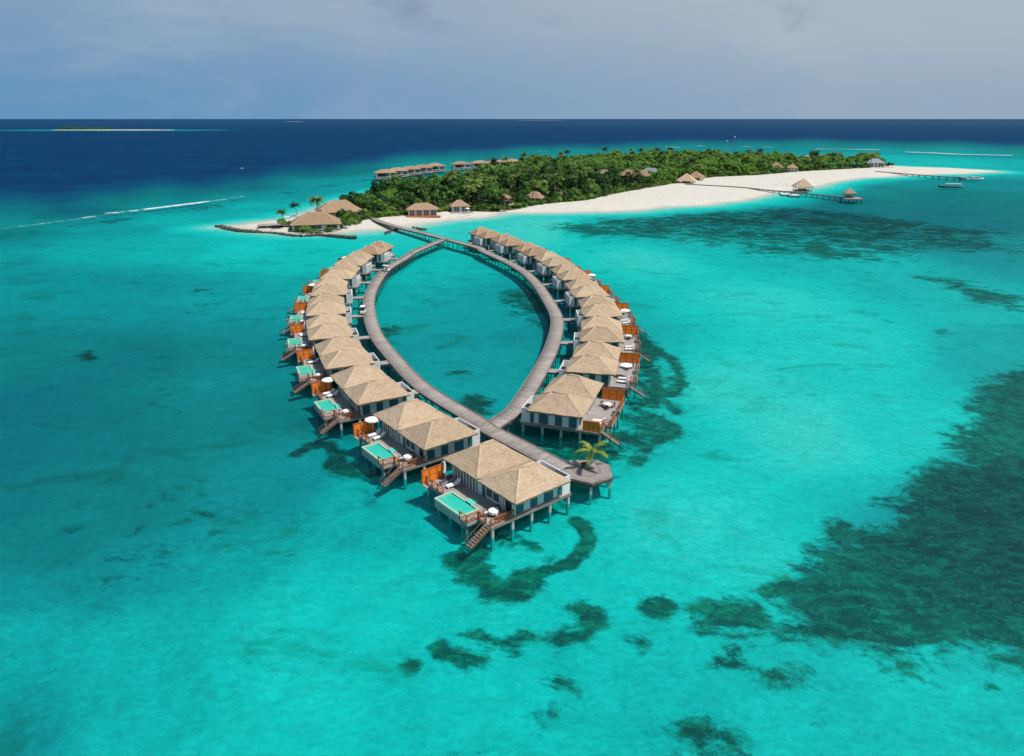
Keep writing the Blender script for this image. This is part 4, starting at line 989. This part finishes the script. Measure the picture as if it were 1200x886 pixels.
for lab, x, y, w, d, rz in (
    ('beach villa roof rising over palms just right of the small beach villa', 592, 240, 7.5, 7.5, -20),
    ('beach villa under pinkish roof with white corner wall behind the narrow beach', 627, 236.8, 10, 8, -25),
    ('beach villa roof between palms where the beach starts to widen', 651, 231.5, 8, 8, -25),
    ('roof peeping out of trees above the two front beach villas', 545, 220.5, 12, 9, 10),
    ('long brown roof deep in the trees under the far villas', 571, 217.5, 19, 9, 5),
    ('small roof in the dense middle wood right of the far villas', 647, 211, 11, 9, -10)):
    house('beach_villa', lab, 'villa', GP(x, y), w, d, 3.0, 3.2, R(rz), glass=3, group='beach villas among the trees')
house('long_house', 'long low brown roofed building lying in the middle of the wood', 'building', GP(724, 214), 46, 10, 3.4, 4.0, R(-8), glass=8, base=3)
house('spa_building', 'blue grey roofed building in the wood left of the beach huts', 'building', GP(762, 208.5), 18, 12, 3.8, 4.2, R(-20), roof='greyroof', glass=3)
house('spa_building', 'brown roofed building beside the blue grey roof in the wood', 'building', GP(778, 208.5), 20, 12, 3.6, 4.2, R(-15))
house('beach_bar', 'big thatched hut at the landward start of the pavilion jetty', 'hut', GP(804, 214), 12, 10, 2.0, 5.0, R(-25), roof='thatch', open_=True, ridge=0)
house('beach_bar', 'second thatched hut behind the jetty start, partly hidden by palms', 'hut', GP(815, 210.5), 11, 10, 2.2, 4.4, R(-25), open_=True, ridge=0)
house('staff_house', 'brown roofed house among trees behind the wide sand, left one', 'house', GP(909, 201), 11, 9, 4.2, 4.0, R(-15))
house('staff_house', 'brown roofed house among trees behind the wide sand, right one', 'house', GP(928, 201), 8, 8, 3.6, 3.4, R(-15))
house('service_building', 'low blue grey roofed building left of the white two storey building', 'building', GP(933, 196), 14, 9, 5.5, 3.0, R(-15), roof='greyroof', wall='cream', glass=3)
house('service_building', 'white two storey building standing above the trees near the far right end', 'building', GP(946, 194.5), 9, 9, 9.5, 1.6, R(-15), roof='greyroof', wall='cream', glass=4)
house('service_building', 'wide blue grey roofed building at the right tip of the wood', 'building', GP(1024, 195.5), 16, 11, 4.2, 4.0, R(-10), roof='greyroof', glass=5)
for lab, x, y0, h, th in (('tall slim white mast with a lamp head rising over the wood', 858, 190, 27, .35), ('shorter thin grey mast left of the tall white mast', 849.5, 190, 23, .22)):
    a = P(x, y0, 4); t = thing('mast', lab, 'mast', (a[0], a[1], 1))
    m = MB(); m.tube([(0, 0, 0), (0, 0, h)], [th*1.4, th*.7], 6); m.build('pole', M['metal'], t)
    m = MB(); m.lathe((0, 0, h), [(.05, 0), (.8, .2), (.8, .9), (.05, 1.2)], 8); m.build('lamp_head', M['frame'], t)
# restaurant terrace over the water with parasols and lone palms
tx, ty = P(324, 263, 1.5)
t = thing('terrace', 'grey plank terrace over the shallows left of the spit building', 'terrace', (tx, ty, 0), R(8))
m = MB(); m.box(-8, 8, -3.2, 3.6, 1.3, 1.5); m.build('floor', M['deck'], t)
for x in (-7.5, -3.7, 0, 3.7, 7.5):
    for y in (-3, 3.3): m = MB(); m.box(x-.15, x+.15, y-.15, y+.15, -1.5, 1.3); m.build('post', M['beam'], t)
for k, (x, y, w) in enumerate(((338, 259.5, 'left'), (347, 258.5, 'middle'), (357, 257.5, 'right'))):
    a = P(x, y, 2); o = copy_tree(proto['open']); o.location = (a[0], a[1], 1.5); o.scale = (1.5, 1.5, 1.15); o.rotation_euler = (0, 0, k)
    tag(o, f'open white parasol on the spit terrace, {w} one of three', 'parasol', 'parasols on the spit terrace')

# thatched pavilion, its jetty, pads, end hut
px_, py_ = P(940, 222.5, 1.6)
house('pavilion', 'open thatched pyramid roofed pavilion on the sand edge beside the jetty', 'pavilion', (px_, py_), 10.5, 10.5, 2.6, 4.8, R(-12), roof='thatch', open_=True, ridge=0, base=1.3, over=1.0)
walkway('jetty', 'long thin timber jetty from the beach huts past the pavilion to the end hut', [P(803.3, 215.5, 1.5), P(836, 217.3, 1.5), P(868.7, 219.3, 1.5), P(903.7, 223, 1.5), P(920, 224.2, 1.5), P(938.7, 226, 1.5), P(966.7, 228.6, 1.5), P(989, 231, 1.5)], 2.3, stride=4.0, z=1.5, mt='deck', cat='jetty', legw=.28)
for k, (x, y, wd) in enumerate(((921, 227.5, 'left'), (930, 228.5, 'right'))):
    a = P(x, y, .6); t = thing('floating_platform', f'pale floating platform moored in front of the pavilion, {wd} one', 'platform', (a[0], a[1], 0), R(-8), 'floating platforms by the pavilion')
    m = MB(); m.box(-3.2, 3.2, -4.2, 4.2, .55, .75); m.build('top', M['boatwhite'], t)
    m = MB(); m.box(-3.3, 3.3, -4.3, 4.3, -.3, .545); m.build('float', M['beam'], t)
    for x_ in (-2.4, 2.4): m = MB(); m.bar((x_, -4, .5), (x_, -4, 1.4), .15); m.build('mooring_post', M['beam'], t)
hx, hy = P(998, 231.6, 1.6)
t = thing('jetty_platform', 'square timber platform on piles at the seaward end of the pavilion jetty', 'platform', (hx, hy, 0), R(-8))
m = MB(); m.box(-5.2, 5.2, -5, 5, 1.2, 1.45); m.build('floor', M['deck'], t)
m = MB()
for s in (-1, 1): m.box(-5.3, 5.3, s*5.05-.08, s*5.05+.08, .7, 1.2)
m.build('fascia', M['beam'], t)
for x in (-4.6, 0, 4.6):
    for y in (-4.4, 4.4): m = MB(); m.box(x-.22, x+.22, y-.22, y+.22, -2, 1.2); m.build('post', M['beam'], t)
house('jetty_hut', 'small square thatched hut on the platform at the jetty end', 'hut', (hx-1.2, hy+1.2), 5, 5, 2.5, 2.6, R(-8), roof='thatch_old', open_=True, ridge=0, base=1.76, over=.8)
walkway('jetty', 'far service jetty leaving the sand spit towards the moored boats', [P(1026.7, 200.7, 1.5), P(1055, 203, 1.5), P(1080, 205, 1.5), P(1128, 208.3, 1.5)], 2.6, stride=6, z=1.5, mt='deck', cat='jetty', legw=.4)

# boats
def boat(name, label, at_, rz, L, B, Hh, cabin, hullm, sharp=1.0):
    T = thing(name, label, 'boat', (at_[0], at_[1], 0), rz)
    secs = [(-.5, .78, 0, .8), (-.35, .95, -.3, .78), (0, 1, -.4, .75), (.25, .9, -.35, .9), (.42, .5, -.15, 1.2), (.5, .04, .2, 1.55)]
    vs = []; fs = []
    for t, w, zb, zt in secs:
        for s, z in ((-w, zt*Hh), (-w*.75, .1*Hh), (0, zb), (w*.75, .1*Hh), (w, zt*Hh)): vs.append((t*L, s*B/2, z))
    for i in range(len(secs)-1):
        for k in range(4): a = i*5+k; fs.append((a, a+1, a+6, a+5))
        fs.append((i*5+4, i*5, i*5+5, i*5+9))
    fs.append((0, 1, 2, 3, 4)); m = MB(); m.add(vs, fs); h = m.build('hull', M[hullm], T)
    m = MB()
    for s in (-1, 1):
        for i in range(len(secs)-1): m.bar((secs[i][0]*L, s*secs[i][1]*B/2, secs[i][3]*Hh+.04), (secs[i+1][0]*L, s*secs[i+1][1]*B/2, secs[i+1][3]*Hh+.04), .14)
    m.build('gunwale', M['boatwhite'], h)
    if cabin == 'canopy':
        m = MB(); m.box(-.40*L, .22*L, -.43*B, .43*B, 2.35, 2.5); m.build('canopy', M['canopy'], T, bevel=.04)
        for x in np.linspace(-.38*L, .2*L, 6):
            for s in (-1, 1): m = MB(); m.bar((x, s*.4*B, .7*Hh), (x, s*.4*B, 2.35), .1); m.build('canopy_post', M['frame'], T)
        m = MB()
        for s in (-1, 1): m.box(-.36*L, .16*L, s*.28*B-.2, s*.28*B+.2, .8*Hh, .8*Hh+.3)
        m.build('bench', M['brown'], T)
        m = MB(); m.tube([(.47*L, 0, 1.4*Hh), (.53*L, 0, 2.2*Hh), (.55*L, 0, 3.0*Hh)], [.22, .16, .05], 6); m.build('prow', M[hullm], T)
    else:
        m = MB(); m.box(-.2*L, .18*L, -.34*B, .34*B, .8*Hh, 2.2); m.build('cabin', M['boatwhite'], T, bevel=.12)
        m = MB(); m.box(-.15*L, .185*L, -.35*B, .35*B, 1.35, 1.95); m.build('cabin_window', M['glass'], T)
        m = MB(); m.box(-.26*L, .1*L, -.38*B, .38*B, 2.3, 2.4); m.build('flybridge_roof', M['boatwhite'], T)
    return T
boat('wooden_ferry_boat', 'dark hulled boat with long pale blue canopy anchored in the right lagoon', P(1114, 219, .3), R(175), 17, 4.2, 1.0, 'canopy', 'hull')
boat('motor_boat', 'white motor boat moored at the end of the far service jetty', P(1143, 210.3, .3), R(5), 14, 4, 1.1, 'cabin', 'boatwhite')
boat('motor_boat', 'low dark boat lying against the end of the far service jetty', P(1130, 209.8, .3), R(0), 10, 3.2, .8, 'canopy', 'hull')

# beach furniture on the wide sand and in front of the beach villas
def bed(x, y, label, grp, rz=0, key='lounger'):
    a = P(x, y, 1.2); o = copy_tree(proto[key]); o.location = (a[0], a[1], 1.1); o.rotation_euler = (0, 0, rz); o.scale = (1, 1, 1); tag(o, label, None, grp); return o
for k, (x, y) in enumerate(((910, 216.6), (914, 215.2), (918, 217.4), (921, 215.8), (923.5, 217.6))):
    bed(x, y, f'{ORD[k] if k else "leftmost"} beach lounger from the left on the wide sand behind the pavilion', 'beach loungers on the wide sand', .4*k)
for k, (x, y, key) in enumerate(((541, 252, 'lounger'), (546, 251.4, 'lounger'), (551, 250.8, 'lounger'), (548, 249.6, 'open'), (588, 247.6, 'lounger'), (594, 247.2, 'lounger'))):
    bed(x, y, (['left', 'middle', 'right', '', 'left', 'right'][k]+(' lounger of three on the sand before the small beach villa' if k < 3 else ' lounger of two on the beach under the palms')) if key != 'open' else 'open white parasol on the sand before the small beach villa', 'beach loungers by the beach villas' if key != 'open' else None, .3, key)

# rock breakwaters
def rocks(label, pts, wd, size, n, seed, hz=.5):
    rng = random.Random(seed); pp = catmull(pts, 2.0); m = MB(); org = pp[0].copy()
    for _ in range(n):
        c = pp[rng.randrange(len(pp))]-org+Vector((rng.uniform(-wd, wd), rng.uniform(-wd, wd))); s = size*rng.uniform(.5, 1.3)
        bm = bmesh.new(); bmesh.ops.create_icosphere(bm, subdivisions=1, radius=s)
        off = rng.uniform(0, 50)
        for v in bm.verts:
            v.co *= 1+.35*mnoise.noise(v.co*1.3+Vector((off, 0, 0))); v.co.z *= .6; v.co += Vector((c.x, c.y, rng.uniform(0, hz)))
        bm.verts.ensure_lookup_table(); m.add([v.co[:] for v in bm.verts], [tuple(v.index for v in f.verts) for f in bm.faces]); bm.free()
    o = m.build('rock_breakwater', M['rock']); o.location = (org.x, org.y, 0); return tag(o, label, 'breakwater', kind='stuff')
rocks('dark rock breakwater running out to the left tip of the spit', [P(257, 265.5), P(266, 268), P(283, 271), P(300, 272)], 1.0, .9, 190, 1)
rocks('dark rock wall along the foot of the spit sand', [P(300, 272), P(322, 273.5), P(347, 276.5), P(372, 276)], .7, .65, 220, 2, .3)
rocks('dark rock breakwater running right from the spit into the lagoon', [P(372, 275.5), P(395, 277.3), P(414, 278.6)], .9, .8, 150, 3)
rocks('few dark rocks under the beach bridge on its left side', [P(451, 274), P(458, 271.5), P(466, 269)], .6, .6, 40, 4)
rocks('few dark rocks right of the beach bridge', [P(485, 267), P(492, 268.5), P(499, 269)], .5, .6, 30, 5)

# far over-water villas behind the wood
def far_villa(at_, rz, label, grp, src=[]):
    if src:
        o = copy_tree(src[0]); o.location = (at_[0], at_[1], 1.7); o.rotation_euler = (0, 0, rz); tag(o, label, None, grp); return
    H = house('water_villa', label, 'villa', at_, 16.5, 11, 3.0, 2.3, rz, base=1.7, glass=3, over=1.0, group=grp, roof='thatch_old', proto_only=True)
    m = MB(); m.box(-9.5, 9.5, -8, 6.2, -.55, -.25); m.build('deck', M['beam'], H)
    for x in (-7.5, -2.5, 2.5, 7.5):
        for y in (-7.5, 5.8): m = MB(); m.box(x-.25, x+.25, y-.25, y+.25, -3.5, -.55); m.build('post', M['darkbeam'], H)
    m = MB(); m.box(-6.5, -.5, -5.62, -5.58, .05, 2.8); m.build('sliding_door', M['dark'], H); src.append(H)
r1 = [P(452, 206, 2), P(466, 203.6, 2), P(481, 201.6, 2), P(495, 199.8, 2), P(510, 197.8, 2)]
r2 = [P(540, 195.5, 2), P(562, 194.2, 2), P(581, 193.0, 2), P(600, 192.2, 2), P(621, 191.4, 2)]
for nm, rr, side in (('left', r1, 'left far row'), ('right', r2, 'right far row')):
    a = math.atan2(rr[-1][1]-rr[0][1], rr[-1][0]-rr[0][0])
    for k, p in enumerate(rr): far_villa(p, (a if nm == 'right' else a-R(35))*.5, f'{["leftmost","second","middle","fourth","rightmost"][k]} brown roofed villa of the {side} standing in the sea beyond the wood', f'far water villas, {nm} row')
walkway('boardwalk', 'far plank walkway on posts in front of the two distant villa rows', [P(441, 209.3, 1.7), P(455, 209, 1.7), P(468, 207.6, 1.7), P(485, 204.6, 1.7), P(518, 200.4, 1.7), P(531, 199.2, 1.7), P(560, 197.4, 1.7), P(594, 195.2, 1.7), P(630, 193.4, 1.7)], 3.0, stride=7, z=1.7, mt='beam', legw=.45, kerb=False)

# ------------------------------------------------------------------ island vegetation
va = np.array(VEG); rngp = np.random.default_rng(6)
def scatter(n_try, rmin, inset, seed, poly=VEG, ymax=None):
    rng = np.random.default_rng(seed); lo, hi_ = np.min(poly, 0), np.max(poly, 0)
    X = rng.uniform(lo[0], hi_[0], n_try); Y = rng.uniform(lo[1], hi_[1], n_try); s = sdf(X, Y, poly); ok = s > inset
    X, Y, s = X[ok], Y[ok], s[ok]; cell = {}; out = []
    for x, y, d in zip(X, Y, s):
        i, j = int(x//rmin), int(y//rmin)
        if any((x-a)**2+(y-b)**2 < rmin*rmin for di in (-1, 0, 1) for dj in (-1, 0, 1) for a, b in cell.get((i+di, j+dj), ())): continue
        out.append((x, y, d)); cell.setdefault((i, j), []).append((x, y))
    return out
def free(x, y, m=0, front=True):
    for a, b, r in KEEP:
        dx, dy = x-a, y-b
        if dx*dx+dy*dy < (r+m)**2*.62: return False
        # keep the sight of each roof: the trees right before it stay low
    return True
def before(x, y):
    for a, b, r in KEEP:
        f = (b-y)
        if 0 < f < 10 and abs((x/y-a/b)*b) < r: return True
    return False
TP_ = [make_tree(100+i, rad, h, n, cl) for i, (rad, h, n, cl) in enumerate(((4.4, 8.0, 900, 13), (3.8, 7.0, 760, 11), (5.0, 9.2, 1000, 15), (3.4, 8.6, 700, 10), (4.2, 6.2, 800, 12)))]
SP_ = [make_tree(200+i, rad, h, n, cl, 'bush', .30, 'shrub', 'shrub') for i, (rad, h, n, cl) in enumerate(((2.6, 2.6, 420, 8), (2.0, 2.2, 340, 7), (3.2, 3.2, 520, 10)))]
PP_ = [make_palm(300+i, h, 3.9, 20, ln, nleaf=12, ll=1.05, lw=.15, r0=.22) for i, (h, ln) in enumerate(((9.5, 1.2), (11.5, 1.8), (8, .8), (10.5, 2.6)))]
trees = [(x, y, d) for x, y, d in scatter(60000, 6.6, 3.2, 3) if free(x, y) and (x > -82 or y > 395)]
trees.sort(key=lambda t: math.hypot(t[0], t[1])+(0 if not before(t[0], t[1]) else 1e4))
palms = []
for x, y, d in scatter(16000, 8.0, 2.5, 9):
    w = .22
    if -25 < x < 75 and y < 540: w = .8
    if x < -45: w = .10 if x > -76 else 0
    if x > 150: w = .12
    if d < 9 and x > 60: w *= .4
    if free(x, y, .5) and not before(x, y) and rngp.uniform() < w: palms.append((x, y, d))
palms.sort(key=lambda t: t[0]**2+t[1]**2)
shr = [(x, y, d) for x, y, d in scatter(60000, 2.9, .2, 12) if d < 9 and (y < 760 and (x+y*-.0) > -200) and free(x, y, -.5)]
shr = [t for t in shr if sdf(np.array([t[0]*.985]), np.array([t[1]-9.0]), VEG)[0] < 0 and (t[1] < 330 or t[0] > -90)]
shr.sort(key=lambda t: t[0]**2+t[1]**2)
def gz(x, y, d): return 1.0+min(d*.02, .4)
used2 = set()
def plant(protos, k, x, y, z, sc, rz, label, grp):
    src = protos[k]; o = src if id(src) not in used2 else copy_tree(src); used2.add(id(src))
    o.location = (x, y, z); o.rotation_euler = (0, 0, rz); o.scale = (sc, sc, sc*random.uniform(.9, 1.12)); tag(o, label, None, grp)
def hfac(x, y, d):
    return (.62+.38*min(1, d/16))*(1.1 if x < -40 else 1.25)*(.6 if before(x, y) else 1)
for i, (x, y, d) in enumerate(trees[:298]):
    plant(TP_, i % 5, x, y, gz(x, y, d)-.2, hfac(x, y, d)*random.uniform(.68, 1.34), random.uniform(0, 6.28), 'round crowned dark green tree in the closed canopy of the island wood', 'broad leaved trees of the wood')
for i, (x, y, d) in enumerate(palms[:290]):
    plant(PP_, i % 4, x, y, gz(x, y, d), random.uniform(.85, 1.3)*(.9 if d < 8 else 1), random.uniform(0, 6.28), 'coconut palm with olive green fronds lifting above the island wood', 'coconut palms of the wood')
for i, (x, y, d) in enumerate(shr[:295]):
    plant(SP_, i % 3, x, y, gz(x, y, d)-.35, random.uniform(.7, 1.15), random.uniform(0, 6.28), 'low bright green shrub in the hedge between island wood and beach', 'shrubs along the back of the beach')
def mass(name, label, pts, scf, protos, m, keepn=1.0):
    Vs = []; Fs = []; n = 0; data = []
    for t in protos:
        me = [c for c in KIDS[t.name] if c.name.startswith('crown')][0].data; v = np.empty(len(me.vertices)*3, np.float32); me.vertices.foreach_get('co', v); data.append(v.reshape(-1, 4, 3))
    rng = np.random.default_rng(77)
    for i, (x, y, d) in enumerate(pts):
        q = data[i % len(data)]; k = int(len(q)*keepn); q = q[rng.permutation(len(q))[:k]]; a = rng.uniform(0, 6.28); sc = scf(x, y, d)*rng.uniform(.68, 1.34)
        cen = q.mean(1, keepdims=True); q = cen+(q-cen)*(1/math.sqrt(keepn))**1.0
        c, s = math.cos(a), math.sin(a); r = np.stack([(q[..., 0]*c-q[..., 1]*s)*sc+x, (q[..., 0]*s+q[..., 1]*c)*sc+y, q[..., 2]*sc*rng.uniform(.9, 1.12)+gz(x, y, d)-.2], -1).reshape(-1, 3)
        Vs.append(r); 
    V = np.concatenate(Vs); o = raw_mesh(name, V, np.arange(len(V)).reshape(-1, 4), M[m]); return tag(o, label, 'wood', kind='stuff')
far = trees[298:]
if far: mass('woodland', 'far part of the island wood, a closed dark green canopy', [t for t in far], hfac, TP_, 'leaf', .62)
if len(shr) > 295: mass('undergrowth', 'far low green undergrowth edging the wood towards the right tip', shr[295:], lambda x, y, d: .9, SP_, 'bush', .4)
if len(palms) > 290: mass('palm_grove', 'farthest palms of the island wood towards its right tip', palms[290:], lambda x, y, d: .95, PP_, 'frond', .999)
print('trees', len(trees), 'palms', len(palms), 'shrubs', len(shr))
for k, (x, y, s) in enumerate(((1036, 195.8, .85), (1041, 196.2, .75), (1046, 196.4, .6), (1031, 196.3, .6), (1012, 197.3, .6))):
    o = copy_tree(TP_[k]); a = P(x, y, 1); o.location = (a[0], a[1], .8); o.scale = (s, s, s); tag(o, 'dark green tree in the clump closing the right tip of the wood', None, 'trees at the right tip')
for k, (x, y, s) in enumerate(((341, 268.2, .7), (346, 269.2, .8), (352, 269.6, .9), (358, 270, .8), (364, 270.3, .8), (370, 270.6, .7), (376, 270.8, .7), (383, 270.3, .9), (389, 269.6, 1), (395, 268, 1.1), (388, 267.4, 1.1), (401, 266.2, 1.2), (407, 264, 1.2), (398, 262.5, 1.3), (392, 264.5, 1.1), (414, 263, 1.2), (421, 262, 1.1), (410, 261, 1.4), (404, 259.5, 1.5), (396, 260.5, 1.3), (412, 258, 1.5), (386, 266, 1.2), (381, 268.3, 1.0), (356, 271, .9), (349, 270.5, .8), (344, 269.8, .8), (367, 271.5, .9))):
    o = copy_tree(SP_[k % 3]); a = P(x, y, .8); o.location = (a[0], a[1], .35); o.scale = (s, s, s*(.5 if k < 9 or k > 24 else 1.0)); o.rotation_euler = (0, 0, k); tag(o, 'low green shrub planted along the front of the spit buildings', None, 'shrubs before the spit buildings')
# the lone palms on the spit
for k, (x, y, h, w) in enumerate(((333, 265.5, 7.5, 'leftmost'), (350, 261, 9.5, 'middle'), (373, 258, 10.5, 'rightmost and tallest'))):
    o = copy_tree(PP_[k]); a = P(x, y, 1.2); o.location = (a[0], a[1], .9); s = h/(9.5, 11.5, 8)[k]*.86; o.scale = (1.15 if k == 2 else .95, 1.15 if k == 2 else .95, s); o.rotation_euler = (0, 0, k*1.7); o.scale = (s*1.1, s*1.1, s)
    tag(o, f'{w} of three lone palms beside the spit terrace', 'palm tree', 'lone palms on the spit')
for k, (x, y, h) in enumerate(((955.5, 193, 15), (962.5, 193, 13), (1020, 190.5, 12), (653.5, 189.5, 13))):
    o = copy_tree(PP_[k]); a = P(x, y, 6); o.location = (a[0], a[1], .9); s = h/(9.5, 11.5, 8, 10.5)[k]*.95; o.scale = (s, s, s)
    tag(o, ('left one of two tall palms beside the white two storey building', 'right one of two tall palms beside the white two storey building', 'tall palm over the blue grey roof at the right tip', 'lone tall palm standing clear behind the far villa rows')[k], 'palm tree', 'tall skyline palms')
# distant islands on the horizon
def distant(label, x0, x1, y, tx0, tx1, hgt, seed):
    rng = np.random.default_rng(seed); a, b = Vector(P(x0, y, 0)), Vector(P(x1, y, 0)); n = 60; V = []; F = []
    for i in range(n+1):
        t = i/n; c = a+(b-a)*t; w = 38*math.sin(math.pi*t)**.6*(1+.35*math.sin(t*19))+2
        for s, z in ((-1, -1), (-.6, 1.6), (.6, 1.6), (1, -1)): V.append((c.x, c.y+s*w, z*math.sin(math.pi*t)**.3))
    for i in range(n):
        for k in range(3): F.append((i*4+k, i*4+k+1, i*4+k+5, i*4+k+4))
    o = raw_mesh('distant_island', V, F, M['sandbar'], smooth=True); tag(o, label, kind='structure')
    if tx1 > tx0:
        pts = [(P(x, y, 0)[0], P(x, y, 0)[1]+rng.uniform(-8, 22), 9) for x in rng.uniform(tx0, tx1, 150)]
        mass('distant_wood', 'low dark strip of trees on the distant island at the left horizon', pts, lambda x, y, d: hgt, TP_, 'leaf', .3)
M['sandbar'] = mat('sandbar', (.62, .57, .50), (.54, .49, .42), rough=.95, scale=.02)
distant('low sandy distant island with a strip of trees on the left horizon', 60, 205, 152.4, 66, 132, 1.15, 1)
distant('tiny pale sandbank on the horizon right of the distant island', 334, 356, 142.6, 0, 0, 1, 2)
distant('tiny pale sandbank on the horizon above the far villas', 602, 664, 141.2, 0, 0, 1, 3)
